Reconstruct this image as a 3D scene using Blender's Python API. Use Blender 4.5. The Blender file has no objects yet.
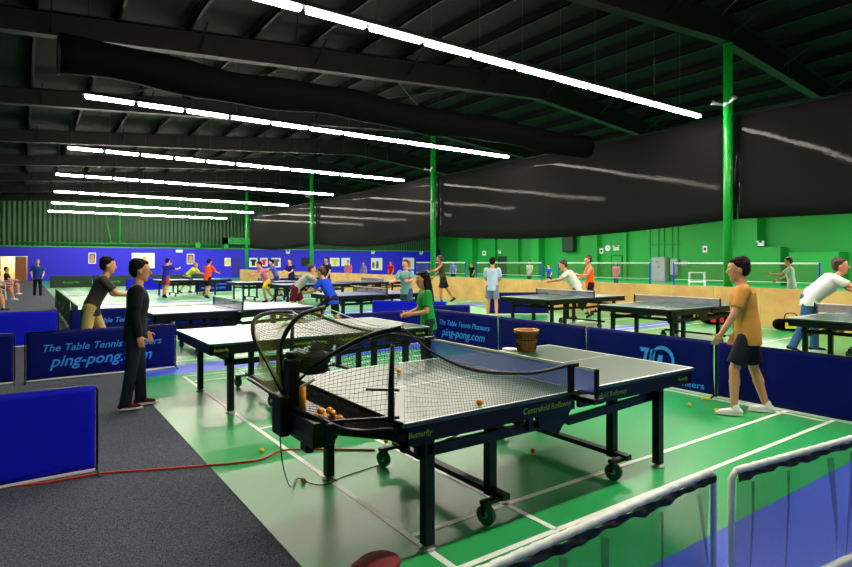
import bpy, bmesh, math, random
from mathutils import Vector, Matrix, Euler
from math import sin, cos, pi, radians as R
random.seed(7)
SC = bpy.context.scene
COL = SC.collection

# ------------------------------------------------------------------ camera frame
A = R(54.73); F = 572.4; HZ = 261.5; H = 1.597
def gnd(px, py, z=0.0):
    d = F*(H-z)/(py-HZ); r = (px-426)/F*d
    return (cos(A)*d+sin(A)*r, sin(A)*d-cos(A)*r)

# ------------------------------------------------------------------ helpers
def lin(c):
    out = []
    for v in c:
        v /= 255.0
        out.append(v/12.92 if v <= .04045 else ((v+.055)/1.055)**2.4)
    return out + [1.0]

def mat(name, rgb, rough=.5, metal=0.0, noise=None, bump=None, spec=.5, rgb2=None, nscale=20, emit=None):
    m = bpy.data.materials.new(name); m.use_nodes = True
    nt = m.node_tree; b = nt.nodes['Principled BSDF']
    b.inputs['Base Color'].default_value = lin(rgb)
    b.inputs['Roughness'].default_value = rough
    b.inputs['Metallic'].default_value = metal
    b.inputs['Specular IOR Level'].default_value = spec
    tc = nt.nodes.new('ShaderNodeTexCoord')
    if rgb2 is not None:
        n = nt.nodes.new('ShaderNodeTexNoise'); n.inputs['Scale'].default_value = nscale; n.inputs['Detail'].default_value = 4
        r = nt.nodes.new('ShaderNodeValToRGB')
        r.color_ramp.elements[0].position = .35; r.color_ramp.elements[1].position = .65
        r.color_ramp.elements[0].color = lin(rgb); r.color_ramp.elements[1].color = lin(rgb2)
        nt.links.new(tc.outputs['Object'], n.inputs['Vector']); nt.links.new(n.outputs['Fac'], r.inputs['Fac'])
        nt.links.new(r.outputs['Color'], b.inputs['Base Color'])
    if bump:
        n2 = nt.nodes.new('ShaderNodeTexNoise'); n2.inputs['Scale'].default_value = bump[0]
        bp = nt.nodes.new('ShaderNodeBump'); bp.inputs['Strength'].default_value = bump[1]; bp.inputs['Distance'].default_value = bump[2] if len(bump) > 2 else .01
        nt.links.new(tc.outputs['Object'], n2.inputs['Vector']); nt.links.new(n2.outputs['Fac'], bp.inputs['Height'])
        nt.links.new(bp.outputs['Normal'], b.inputs['Normal'])
    if emit:
        b.inputs['Emission Color'].default_value = lin(emit[0]); b.inputs['Emission Strength'].default_value = emit[1]
    return m

def see_through(name, rgb, fac, rough=.6):
    """woven netting: part of the light passes between the threads"""
    m = mat(name, rgb, rough)
    nt = m.node_tree; b = nt.nodes['Principled BSDF']; o = nt.nodes['Material Output']
    t = nt.nodes.new('ShaderNodeBsdfTransparent'); mx = nt.nodes.new('ShaderNodeMixShader')
    mx.inputs[0].default_value = fac
    nt.links.new(t.outputs[0], mx.inputs[1]); nt.links.new(b.outputs[0], mx.inputs[2]); nt.links.new(mx.outputs[0], o.inputs['Surface'])
    return m

class MB:
    def __init__(s): s.v = []; s.f = []
    def add(s, vs, fs):
        o = len(s.v); s.v += [tuple(v) for v in vs]; s.f += [tuple(i+o for i in f) for f in fs]; return s
    def box(s, a, b, M=None, bev=0.0):
        x0, y0, z0 = a; x1, y1, z1 = b
        if bev > 0:
            bm = bmesh.new(); bmesh.ops.create_cube(bm, size=1)
            for v in bm.verts: v.co = Vector(((x0+x1)/2+v.co.x*(x1-x0), (y0+y1)/2+v.co.y*(y1-y0), (z0+z1)/2+v.co.z*(z1-z0)))
            bmesh.ops.bevel(bm, geom=bm.edges[:], offset=bev, segments=2, affect='EDGES', profile=.5)
            bm.verts.ensure_lookup_table()
            vs = [v.co.copy() for v in bm.verts]; fs = [[v.index for v in f.verts] for f in bm.faces]; bm.free()
        else:
            vs = [Vector(p) for p in ((x0,y0,z0),(x1,y0,z0),(x1,y1,z0),(x0,y1,z0),(x0,y0,z1),(x1,y0,z1),(x1,y1,z1),(x0,y1,z1))]
            fs = [(0,3,2,1),(4,5,6,7),(0,1,5,4),(1,2,6,5),(2,3,7,6),(3,0,4,7)]
        if M is not None: vs = [M @ v for v in vs]
        return s.add(vs, fs)
    def bar(s, p, q, w, h=None, up=(0,0,1)):
        """square bar from p to q"""
        h = h or w
        p = Vector(p); q = Vector(q); d = (q-p).normalized(); u = Vector(up)
        if abs(d.dot(u)) > .97: u = Vector((1,0,0))
        a = d.cross(u).normalized(); b = a.cross(d).normalized()
        vs = []
        for c in (p, q):
            for i, j in ((-1,-1),(1,-1),(1,1),(-1,1)): vs.append(c+a*(i*w/2)+b*(j*h/2))
        return s.add(vs, [(0,1,2,3),(7,6,5,4),(0,4,5,1),(1,5,6,2),(2,6,7,3),(3,7,4,0)])
    def tube(s, pts, r, n=8, caps=True):
        pts = [Vector(p) for p in pts]; N = len(pts)
        rs = r if isinstance(r, (list, tuple)) else [r]*N
        up = Vector((0,0,1)); vs = []; fs = []
        prev = None
        for i, p in enumerate(pts):
            d = (pts[min(i+1, N-1)]-pts[max(i-1, 0)])
            if d.length < 1e-9: d = Vector((0,0,1))
            d.normalize()
            if prev is None:
                u = up if abs(d.dot(up)) < .9 else Vector((1,0,0))
                a = d.cross(u).normalized()
            else:
                a = (prev-d*prev.dot(d))
                if a.length < 1e-6: a = d.cross(up)
                a.normalize()
            prev = a; b = d.cross(a)
            for k in range(n):
                t = 2*pi*k/n; vs.append(p+(a*cos(t)+b*sin(t))*rs[i])
        for i in range(N-1):
            for k in range(n):
                k2 = (k+1) % n; fs.append((i*n+k, i*n+k2, (i+1)*n+k2, (i+1)*n+k))
        if caps: fs.append(tuple(range(n-1, -1, -1))); fs.append(tuple((N-1)*n+k for k in range(n)))
        return s.add(vs, fs)
    def cap(s, p, q, r0, r1, n=12, sx=1.0, sy=1.0, M=None):
        """round-ended tapered limb"""
        p = Vector(p); q = Vector(q); d = q-p
        L = d.length; d = d.normalized() if L > 1e-6 else Vector((0,0,1))
        u = Vector((0,0,1)) if abs(d.z) < .9 else Vector((1,0,0))
        a = d.cross(u).normalized(); b = d.cross(a)
        rings = []
        for t in (85, 60, 35, 12): rings.append((p-d*r0*sin(R(t)), r0*cos(R(t))))
        for t in (0, .33, .66, 1): rings.append((p+d*L*t, r0+(r1-r0)*t))
        for t in (12, 35, 60, 85): rings.append((q+d*r1*sin(R(t)), r1*cos(R(t))))
        vs = []; fs = []
        for c, r in rings:
            for k in range(n):
                t = 2*pi*k/n; vs.append(c+a*cos(t)*r*sx+b*sin(t)*r*sy)
        for i in range(len(rings)-1):
            for k in range(n):
                k2 = (k+1) % n; fs.append((i*n+k, (i+1)*n+k, (i+1)*n+k2, i*n+k2))
        fs.append(tuple(range(n))); fs.append(tuple((len(rings)-1)*n+k for k in range(n-1, -1, -1)))
        if M is not None: vs = [M @ v for v in vs]
        return s.add(vs, fs)
    def ell(s, c, rx, ry, rz, rot=None, nu=14, nv=9):
        c = Vector(c); vs = []; fs = []
        for j in range(nv+1):
            ph = -pi/2+pi*(j/nv)
            ph = max(min(ph, pi/2-.02), -pi/2+.02)
            for i in range(nu):
                t = 2*pi*i/nu
                v = Vector((rx*cos(ph)*cos(t), ry*cos(ph)*sin(t), rz*sin(ph)))
                if rot is not None: v = rot @ v
                vs.append(c+v)
        for j in range(nv):
            for i in range(nu):
                i2 = (i+1) % nu; fs.append((j*nu+i, j*nu+i2, (j+1)*nu+i2, (j+1)*nu+i))
        fs.append(tuple(range(nu-1, -1, -1))); fs.append(tuple(nv*nu+i for i in range(nu)))
        return s.add(vs, fs)
    def rings(s, rs, n=20):
        """rs: list of (centre, axis_a*ra, axis_b*rb)"""
        vs = []; fs = []
        for c, a, b in rs:
            for k in range(n):
                t = 2*pi*k/n
                vs.append(Vector(c)+Vector(a)*cos(t)+Vector(b)*sin(t))
        N = len(rs)
        for i in range(N-1):
            for k in range(n):
                k2 = (k+1) % n; fs.append((i*n+k, i*n+k2, (i+1)*n+k2, (i+1)*n+k))
        fs.append(tuple(range(n-1, -1, -1))); fs.append(tuple((N-1)*n+k for k in range(n)))
        return s.add(vs, fs)
    def sheet(s, P, nu, nv, off):
        off = Vector(off); vs = []
        for j in range(nv+1):
            for i in range(nu+1): vs.append(Vector(P(i/nu, j/nv)))
        n = len(vs); vs += [v+off for v in vs]; fs = []
        W = nu+1
        for j in range(nv):
            for i in range(nu):
                a = j*W+i; fs.append((a, a+1, a+1+W, a+W)); fs.append((n+a+W, n+a+1+W, n+a+1, n+a))
        edge = [i for i in range(W)]+[j*W+nu for j in range(1, nv+1)]+[nv*W+i for i in range(nu-1, -1, -1)]+[j*W for j in range(nv-1, 0, -1)]
        for k in range(len(edge)):
            a = edge[k]; b = edge[(k+1) % len(edge)]; fs.append((b, a, n+a, n+b))
        return s.add(vs, fs)
    def disc(s, c, ax, r, w, n=20):
        c = Vector(c); ax = Vector(ax).normalized()
        return s.tube([c-ax*w/2, c-ax*w/2*.8, c+ax*w/2*.8, c+ax*w/2], [r*.92, r, r, r*.92], n)
    def build(s, name, m, parent=None, smooth=False, **kw):
        me = bpy.data.meshes.new(name); me.from_pydata(s.v, [], s.f); me.update()
        if smooth:
            for p in me.polygons: p.use_smooth = True
        me.materials.append(m)
        o = bpy.data.objects.new(name, me); COL.objects.link(o)
        if parent is not None: o.parent = parent
        for k, v in kw.items(): o[k] = v
        return o

def recalc(o):
    bm = bmesh.new(); bm.from_mesh(o.data); bmesh.ops.recalc_face_normals(bm, faces=bm.faces[:]); bm.to_mesh(o.data); bm.free()
    return o
def tag(o, label, cat, group=None, kind=None):
    o['label'] = label; o['category'] = cat
    if group: o['group'] = group
    if kind: o['kind'] = kind
    return o
def empty(name, loc, rz=0):
    o = bpy.data.objects.new(name, None); COL.objects.link(o); o.location = loc; o.rotation_euler = (0,0,rz); o.empty_display_size = .1
    return o
def thing(name, label, cat, loc=(0,0,0), rz=0, group=None): return tag(empty(name, loc, rz), label, cat, group)
def struct(name, mb, m, **k):
    o = mb.build(name, m, **k); o['kind'] = 'structure'; return o
def copy_tree(o, parent=None):
    c = o.copy(); COL.objects.link(c); c.parent = parent
    for ch in list(o.children): copy_tree(ch, c)
    return c
def baked(mb, name, m, parent, voxel, smooth=4, **kw):
    """join overlapping limbs into one continuous skin"""
    o = mb.build(name, m, parent)
    recalc(o)
    md = o.modifiers.new('r', 'REMESH'); md.mode = 'VOXEL'; md.voxel_size = voxel; md.use_smooth_shade = True
    if smooth:
        ms = o.modifiers.new('s', 'SMOOTH'); ms.iterations = smooth; ms.factor = .5
    dg = bpy.context.evaluated_depsgraph_get(); dg.update()
    me = bpy.data.meshes.new_from_object(o.evaluated_get(dg))
    o.modifiers.clear(); old = o.data; o.data = me; bpy.data.meshes.remove(old)
    me.name = name
    if not me.materials: me.materials.append(m)
    for k, v in kw.items(): o[k] = v
    return o
def text(name, body, m, parent, origin, xdir, width, ext=.002, shear=.25, height=None, bold=.0, pin=(0,0,1)):
    cu = bpy.data.curves.new(name, 'FONT'); cu.body = body; cu.extrude = ext; cu.shear = shear; cu.size = 1; cu.offset = bold
    cu.resolution_u = 3
    t = bpy.data.objects.new('tmp', cu); COL.objects.link(t)
    dg = bpy.context.evaluated_depsgraph_get(); dg.update()
    me = bpy.data.meshes.new_from_object(t.evaluated_get(dg)); bpy.data.objects.remove(t)
    xs = [v.co.x for v in me.vertices]; ys = [v.co.y for v in me.vertices]
    sx = width/(max(xs)-min(xs)); sy = sx if height is None else height/(max(ys)-min(ys))
    X = Vector(xdir).normalized(); Z = Vector(pin); N = X.cross(Z)
    for v in me.vertices:
        c = v.co.copy(); v.co = Vector(origin)+X*((c.x-min(xs))*sx)+Z*(c.y*sy)+N*c.z
    o = bpy.data.objects.new(name, me); me.materials.append(m); COL.objects.link(o)
    if parent is not None: o.parent = parent
    return o

# ------------------------------------------------------------------ materials
M = {}
def mk(k, *a, **kw): M[k] = mat(k, *a, **kw)
mk('carpet', (30,32,42), .95, rgb2=(112,116,132), nscale=170, bump=(160,.6,.01), spec=.15)
mk('green_floor', (44,160,88), .31, bump=(60,.10,.004), spec=.5)
mk('blue_floor', (50,80,205), .42, rgb2=(66,96,215), nscale=60, bump=(60,.10,.004), spec=.5)
mk('line', (235,240,235), .4)
mk('wall_green', (14,150,52), .55, bump=(6,.15,.02))
mk('wall_blue', (28,20,215), .6)
mk('wall_cream', (222,205,140), .7)
mk('wood_door', (140,80,25), .5)
mk('roof', (14,15,16), .85, spec=.1)
mk('steel', (6,6,6), .65, spec=.2)
mk('steel_light', (70,75,72), .5)
mk('pole_green', (12,150,45), .32)
mk('plastic_black', (10,10,11), .45, bump=(1.4,.5,.06), spec=.5)
mk('curtain', (22,22,23), .85, spec=.06)
_b = M['curtain'].node_tree.nodes['Principled BSDF']; _b.inputs['Coat Weight'].default_value = .05; _b.inputs['Coat Roughness'].default_value = .03
_t = M['curtain'].node_tree; _n = _t.nodes.new('ShaderNodeTexNoise'); _n.inputs['Scale'].default_value = 14; _p = _t.nodes.new('ShaderNodeBump'); _p.inputs['Strength'].default_value = .14; _p.inputs['Distance'].default_value = .004
_c = _t.nodes.new('ShaderNodeTexCoord'); _t.links.new(_c.outputs['Object'], _n.inputs['Vector']); _t.links.new(_n.outputs['Fac'], _p.inputs['Height']); _t.links.new(_p.outputs['Normal'], _b.inputs['Coat Normal'])
mk('black', (5,5,6), .42, spec=.35)
mk('frame_black', (5,5,6), .4, spec=.3)
mk('matte_black', (4,4,5), .85, spec=.05)
mk('rubber', (20,20,20), .7)
mk('chrome', (190,190,190), .2, metal=1)
mk('grey_metal', (150,155,155), .4)
mk('table_green', (12,66,44), .34, bump=(500,.05,.001), spec=.9)
mk('table_blue', (16,44,120), .34, bump=(500,.05,.001), spec=.9)
mk('wheel_green', (40,95,66), .5)
mk('yellow_print', (150,190,20), .5)
mk('white', (232,232,228), .5)
mk('white_plastic', (225,228,224), .35)
mk('net_black', (20,24,14), .7, spec=.2)
mk('net_olive', (120,125,45), .7, spec=.2)
mk('navy', (4,14,100), .6, bump=(5,.35,.03), spec=.12)
mk('royal', (6,18,210), .6, bump=(4,.3,.03), spec=.2)
mk('dark_green_cloth', (10,45,22), .6)
mk('print_blue', (50,150,255), .5)
mk('print_green', (30,190,60), .5)
mk('ball', (255,160,22), .35)
mk('ball_yellow', (255,205,25), .35)
mk('ball_red', (240,70,25), .35)
mk('plywood', (205,160,90), .5, rgb2=(222,180,108), nscale=2.5)
mk('cord_red', (205,50,25), .5)
mk('basket', (196,130,40), .6)
mk('basket_dark', (48,24,6), .7)
mk('basket_rim', (215,165,110), .6)
mk('hem_dark', (16,34,18), .8)
mk('cloth_red', (120,15,20), .7)
mk('cabinet', (150,155,158), .5)
mk('pvc', (215,222,215), .3)
M['net_fine'] = see_through('net_fine', (110,140,250), .6)
M['net_grey'] = see_through('net_grey', (95,110,140), .5)
M['sheer'] = see_through('sheer', (24,50,30), .30)
M['bad_net'] = see_through('bad_net', (90,110,60), .25)
M['lamp'] = mat('lamp', (255,250,240), .5, emit=((255,244,228), 55))
def clothmat(rgb): return mat('cloth_%d_%d_%d' % tuple(rgb), rgb, .8, bump=(30,.25,.01), spec=.2)

# corrugated sheet wall
def corrugated(name, rgb, axis):
    m = mat(name, rgb, .5); nt = m.node_tree; b = nt.nodes['Principled BSDF']
    tc = nt.nodes.new('ShaderNodeTexCoord'); w = nt.nodes.new('ShaderNodeTexWave'); w.bands_direction = axis
    w.inputs['Scale'].default_value = .9
    bp = nt.nodes.new('ShaderNodeBump'); bp.inputs['Strength'].default_value = .8; bp.inputs['Distance'].default_value = .08
    nt.links.new(tc.outputs['Object'], w.inputs['Vector']); nt.links.new(w.outputs['Fac'], bp.inputs['Height']); nt.links.new(bp.outputs['Normal'], b.inputs['Normal'])
    return m
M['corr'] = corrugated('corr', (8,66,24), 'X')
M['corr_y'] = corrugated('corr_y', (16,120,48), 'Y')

# ------------------------------------------------------------------ the setting
XL, XR, YF, YB = -2.0, 43.0, 58.0, -8.0
struct('floor', MB().box((XL,YB,-.2),(XR,YF,-.004)), M['carpet'])
gf = MB()
gf.box((1.2,1.77,-.01),(6.9,8.66,0)).box((1.2,9.45,-.01),(6.9,YF,0)).box((6.9,-1,-.01),(XR,YF,0))
struct('floor.001', gf, M['green_floor'])
struct('floor.002', MB().box((1.2,-2,-.01),(6.9,1.77,0)).box((1.2,8.66,-.01),(6.9,9.45,0)), M['blue_floor'])
struct('floor.003', MB().box((7.6,16.0,0),(14.2,16.7,.0015)).box((7.6,8.2,0),(14.2,8.75,.0015)).box((1.2,16.4,0),(7.6,17.1,.0015)).box((1.2,23.7,0),(14.2,24.4,.0015)).box((1.2,31,0),(14.2,31.7,.0015)), M['blue_floor'])
def court(x0, y0, x1=None, nm='trim_1'):
    x1 = x1 or x0+13.4; m = MB(); w = .04; z = .003
    def L(xa, ya, xb, yb): m.box((min(xa,xb)-w/2*(xa==xb), min(ya,yb)-w/2*(ya==yb), .0005), (max(xa,xb)+w/2*(xa==xb), max(ya,yb)+w/2*(ya==yb), z))
    for y in (y0, y0+.44, y0+5.66, y0+6.1): L(x0, y, x1, y)
    for x in (x0, x0+.76, x0+4.72, x1-4.72, x1-.76, x1):
        if x <= x1: L(x, y0, x, y0+6.1)
    L(x0, y0+3.05, x0+4.72, y0+3.05)
    if x1 > x0+13: L(x1-4.72, y0+3.05, x1, y0+3.05)
    struct(nm, m, M['line'])
court(1.84, 2.33, nm='trim_1')
for i, y in enumerate((9.75, 17.3, 24.6, 32.0, 39.5)): court(1.84, y, nm='trim_%d' % (i+2))
for i, y in enumerate((4.5, 12.0, 19.5, 27, 34.5)): court(17.0, y, nm='trim_%d' % (i+7))

# walls
struct('wall_left', MB().box((XL-.2,YB,0),(XL,YF,8)), M['corr_y'])
bw = MB().box((XL,YF,2.8),(XR,YF+.2,10))
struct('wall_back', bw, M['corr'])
# blue wainscot board with a doorway
struct('wall_back.001', MB().box((.4,YF-.35,0),(XR,YF-.05,2.82)).box((XL,YF-.35,0),(-1.35,YF-.05,2.82)).box((-1.35,YF-.35,2.0),(.4,YF-.05,2.82)), M['wall_blue'])
struct('wall_back.002', MB().box((-1.35,YF+1.6,0),(.8,YF+1.7,2.6)).box((.8,YF,0),(.9,YF+1.7,2.6)).box((-1.5,YF,0),(-1.35,YF+1.7,2.6)), M['wall_cream'])
dm = MB(); dm.box((-.42,YF-.30,0),(.38,YF-.25,2.0), bev=.01)
d1 = struct('door_1', dm, M['wood_door']); MB().disc((-.3,YF-.33,1.0),(0,1,0),.035,.06).build('door_handle', M['chrome'], d1)
tr = MB().box((-1.4,YF-.42,1.97),(.45,YF-.34,2.03)); struct('trim_20', tr, M['white'])
rl = MB().box((XL,YF-.38,2.82),(XR,YF-.02,2.92)); struct('trim_21', rl, M['pole_green'])
struct('wall_right', MB().box((XR,YB,0),(XR+.2,YF,9)), M['wall_green'])
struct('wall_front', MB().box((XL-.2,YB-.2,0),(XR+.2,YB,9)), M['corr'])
# columns and boxed steps on the green wall
cm = MB()
for y0, y1, dpt in ((17.8,21.83,1.0),(40.1,41.2,.9),(50.4,53,.9),(43.55,43.85,.35),(30.4,30.7,.3),(33.4,33.8,.4),(47.2,47.5,.3)):
    z1 = 2.6 if dpt == 1.0 else 8
    cm.box((XR-dpt,y0,0),(XR,y1,z1))
cm.box((XR-1.0,19.3,2.6),(XR,20.75,8)); cm.box((XR-1.6,14.2,0),(XR,17.0,2.2))
struct('wall_right.001', cm, M['wall_green'])

# roof: two slopes, ridge over the pole line
def roofz(x): return 8.35-(.09*(15-x) if x < 15 else .095*(x-15))
dk = MB()
for (xa, xb) in ((XL-.2,15),(15,XR+.2)):
    dk.add([(xa,YB,roofz(xa)),(xb,YB,roofz(xb)),(xb,YF,roofz(xb)),(xa,YF,roofz(xa)),(xa,YB,roofz(xa)+.1),(xb,YB,roofz(xb)+.1),(xb,YF,roofz(xb)+.1),(xa,YF,roofz(xa)+.1)],
           [(0,3,2,1),(4,5,6,7),(0,1,5,4),(1,2,6,5),(2,3,7,6),(3,0,4,7)])
struct('ceiling', dk, M['roof'])
pm = MB(); x = XL+.7
while x < XR:
    z = roofz(x); pm.box((x-.03,YB,z-.22),(x+.03,YF,z)); pm.box((x-.03,YB,z-.22),(x+.09,YF,z-.205)); x += 1.5
struct('ceiling.001', pm, M['steel'])
k = 0
for i in range(9):
    y = 1.2+6.6*i
    rm = MB()
    for xa, xb in ((XL,15),(15,XR)):
        za, zb = roofz(xa)-.2, roofz(xb)-.2
        ta, tb = (.45,.75) if xa < 0 else (.75,.45)
        for (w, oa, ob, th) in ((.02, 0, 0, None),(.13, 0, 0, .02),(.13, -ta, -tb, .02)):
            if th is None: lo = (za-ta, zb-tb); hi = (za, zb)
            else: lo = (za+oa-th, zb+ob-th); hi = (za+oa, zb+ob)
            rm.add([(xa,y-w,lo[0]),(xb,y-w,lo[1]),(xb,y+w,lo[1]),(xa,y+w,lo[0]),(xa,y-w,hi[0]),(xb,y-w,hi[1]),(xb,y+w,hi[1]),(xa,y+w,hi[0])],
                   [(0,3,2,1),(4,5,6,7),(0,1,5,4),(1,2,6,5),(2,3,7,6),(3,0,4,7)])
    xx = 0.5
    while xx < 30:   # knee braces to the purlins
        z = roofz(xx)-.22; rm.bar((xx,y,z-.42),(xx,y+.75,z),.04); rm.bar((xx,y,z-.42),(xx,y-.75,z),.04); xx += 3
    struct('trim_%d' % (30+i), rm, M['steel'])
# roof bracing rods and conduits
bm_ = MB()
for i in range(0, 8, 2):
    y = 1.2+6.6*i
    for xa in (2, 8.5):
        bm_.tube([(xa,y,roofz(xa)-.3),(xa+6.5,y+6.6,roofz(xa+6.5)-.3)],.012,5); bm_.tube([(xa+6.5,y,roofz(xa+6.5)-.3),(xa,y+6.6,roofz(xa)-.3)],.012,5)
struct('trim_40', bm_, M['steel_light'])

# green pipes on the far wall
pp = MB()
pp.tube([(-.4,YF-.5,3.15),(16,YF-.5,3.25)],.06).tube([(7.2,YF-.5,3.2),(7.2,YF-.5,7.2)],.08).tube([(6.1,YF-.5,5.6),(6.5,YF-.5,3.2)],.05)
tag(pp.build('pipe', M['pole_green'], smooth=True), 'green painted pipework running above the blue far wall', 'pipe')
sf = MB().box((16.2,YF-.9,3.3),(18.9,YF-.3,3.95)).box((16.2,YF-.9,2.9),(16.6,YF-.3,3.95))
tag(sf.build('duct', M['wall_green']), 'green boxed duct above the blue far wall left of a pole', 'duct')
vm = MB().box((13.6,YF-.8,2.9),(14.0,YF-.36,3.4), bev=.03)
tag(vm.build('pipe_valve', M['wall_green']), 'small green valve box on the pipe over the blue wall', 'valve')
# hanging duct on the green wall, dark green
tag(MB().box((XR-.6,36.0,2.5),(XR-.02,37.4,5.4), bev=.12).build('duct', M['dark_green_cloth']), 'dark green duct hanging down the bright green right wall', 'duct')

# poles
pole_lab = ['nearest thick green steel pole, at the right behind the yellow shirted player', 'green steel pole between the two long black curtain panels, above the green shirted woman',
            'third green steel pole from the right, left of the longest black curtain', 'farthest green steel pole at the left end of the black curtains']
for i, Y in enumerate((7.74, 21.0, 34.3, 47.3)):
    p = thing('steel_pole', pole_lab[i], 'pole', (15.25, Y, 0), 0, None)
    MB().tube([(0,0,.02),(0,0,7.35)],.115,20).build('shaft', M['pole_green'], p, smooth=True)
    MB().box((-.2,-.2,0),(.2,.2,.02)).build('base_plate', M['pole_green'], p)
    fl = MB().box((-.16,-.05,5.68),(.0-.1,.05,5.78)).build('floodlight_bracket', M['grey_metal'], p)
    for s in (-1,1):
        MB().tube([(-.14,.04*s,5.72),(-.24,.26*s,5.80),(-.27,.29*s,5.82)],[.02,.05,.075],10).build('floodlight', M['grey_metal'], fl, smooth=True)

# black valance curtains hung between the poles
clab = ['black plastic curtain at the far right, right of the nearest green pole', 'long black curtain between the nearest green pole and the pole above the green shirted woman',
        'black curtain panel left of the pole above the green shirted woman', 'short black curtain panel far back beside the farthest green pole']
for i, (y0, y1, s) in enumerate(((-.2,7.60,.03),(7.63,20.85,.28),(20.88,34.05,.30),(34.08,47.2,.25))):
    def P(u, v, y0=y0, y1=y1, s=s):
        y = y0+(y1-y0)*u; zb = 2.72-s*sin(pi*u); z = zb+(5.45-zb)*v
        return (15.5+.001*sin(y*5.3+v*2)+.002*sin(y*2.1-v)+.004*sin(y*.5), y, z)
    m = MB().sheet(P, 90, 8, (.012,0,0)); o = m.build('curtain', M['curtain'], smooth=True); tag(o, clab[i], 'curtain')
    MB().tube([(15.52,y0,5.48),(15.52,y1,5.48)],.025,8).build('curtain_rod', M['steel'], o)
    yy = y0+.3
    while yy < y1: MB().tube([(15.52,yy,5.48),(15.52,yy,roofz(15.52)-.1)],.004,4).build('hanging_wire', M['steel'], o); yy += 2.1

# black fabric duct sagging under the rafters
du = thing('fabric_duct', 'long round black fabric duct with a closed end above the second light row', 'duct')
pts = []; rr = []
for i in range(60):
    x = .55+14.2*i/59; pts.append((x,12.0,5.25+.05*sin(x*1.3))); rr.append(.33+.02*sin(x*3.1))
MB().tube(pts, rr, 20).build('sleeve', M['matte_black'], du, smooth=True)
MB().tube([(.52,12,5.25),(.56,12,5.25)],.35,20).build('end_cap', M['steel'], du)
for x in range(1, 15, 2): MB().tube([(x,12,5.5),(x,12,roofz(x)-.1)],.006,4).build('hanging_wire', M['steel'], du)

# ------------------------------------------------------------------ fluorescent lights
def make_light():
    t = empty('fluorescent_light', (0,0,0))
    MB().box((-.565,-.085,.04),(.565,.085,.11), bev=.006).build('housing', M['steel'], t)
    MB().box((-.52,-.07,-.035),(.52,.07,.039), bev=.03).build('diffuser', M['lamp'], t)
    w = MB(); w.tube([(-.4,0,.1),(-.4,0,2.0)],.004,4)
    w.build('hanging_wire', M['steel_light'], t)
    return t
proto = make_light(); first = True
names = ['row out of view behind the photographer','nearest, largest row of lights','second light row, under the black duct','third row of lights from the front','fourth row of lights from the front','fifth row of lights from the front','sixth row of lights from the front','farthest, lowest looking row of lights']
rows = [(1.8, 1.3, 15.0)]+[(8.34,1.3,14.95),(15.7,1.18,14.9),(23.15,1.25,15.1),(30.5,1.22,14.96),(38.0,1.46,15.2),(45.4,1.6,15.2),(53.0,1.66,15.3)]
for ri, (Y, x0, x1) in enumerate(rows):
    n = 12; st = (x1-x0)/n
    for i in range(n):
        o = proto if first else copy_tree(proto); first = False
        o.location = (x0+st*(i+.5), Y, 5.5)
        tag(o, 'white fluorescent light fixture in the '+names[ri], 'ceiling light', names[ri])
# high bays of the side hall, above the badminton courts and hidden by the black curtains
for i, y in enumerate((3, 12, 21, 30, 39, 49)):
    l = bpy.data.lights.new('court_lamp', 'AREA'); l.shape = 'RECTANGLE'; l.size = 20; l.size_y = .3; l.energy = 900; l.color = (1,.97,.9)
    o = bpy.data.objects.new('court_lamp', l); COL.objects.link(o); o.location = (29, y, 5.6)
for y in (-6,):
    l = bpy.data.lights.new('hall_lamp', 'AREA'); l.shape = 'RECTANGLE'; l.size = 13.5; l.size_y = .15; l.energy = 120; l.color = (1,.96,.9)
    o = bpy.data.objects.new('hall_lamp', l); COL.objects.link(o); o.location = (8, y, 5.5)
l = bpy.data.lights.new('room_lamp', 'AREA'); l.size = .8; l.energy = 60; l.color = (1,.9,.7)
o = bpy.data.objects.new('room_lamp', l); COL.objects.link(o); o.location = (-.3, YF+.8, 2.5)
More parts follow.
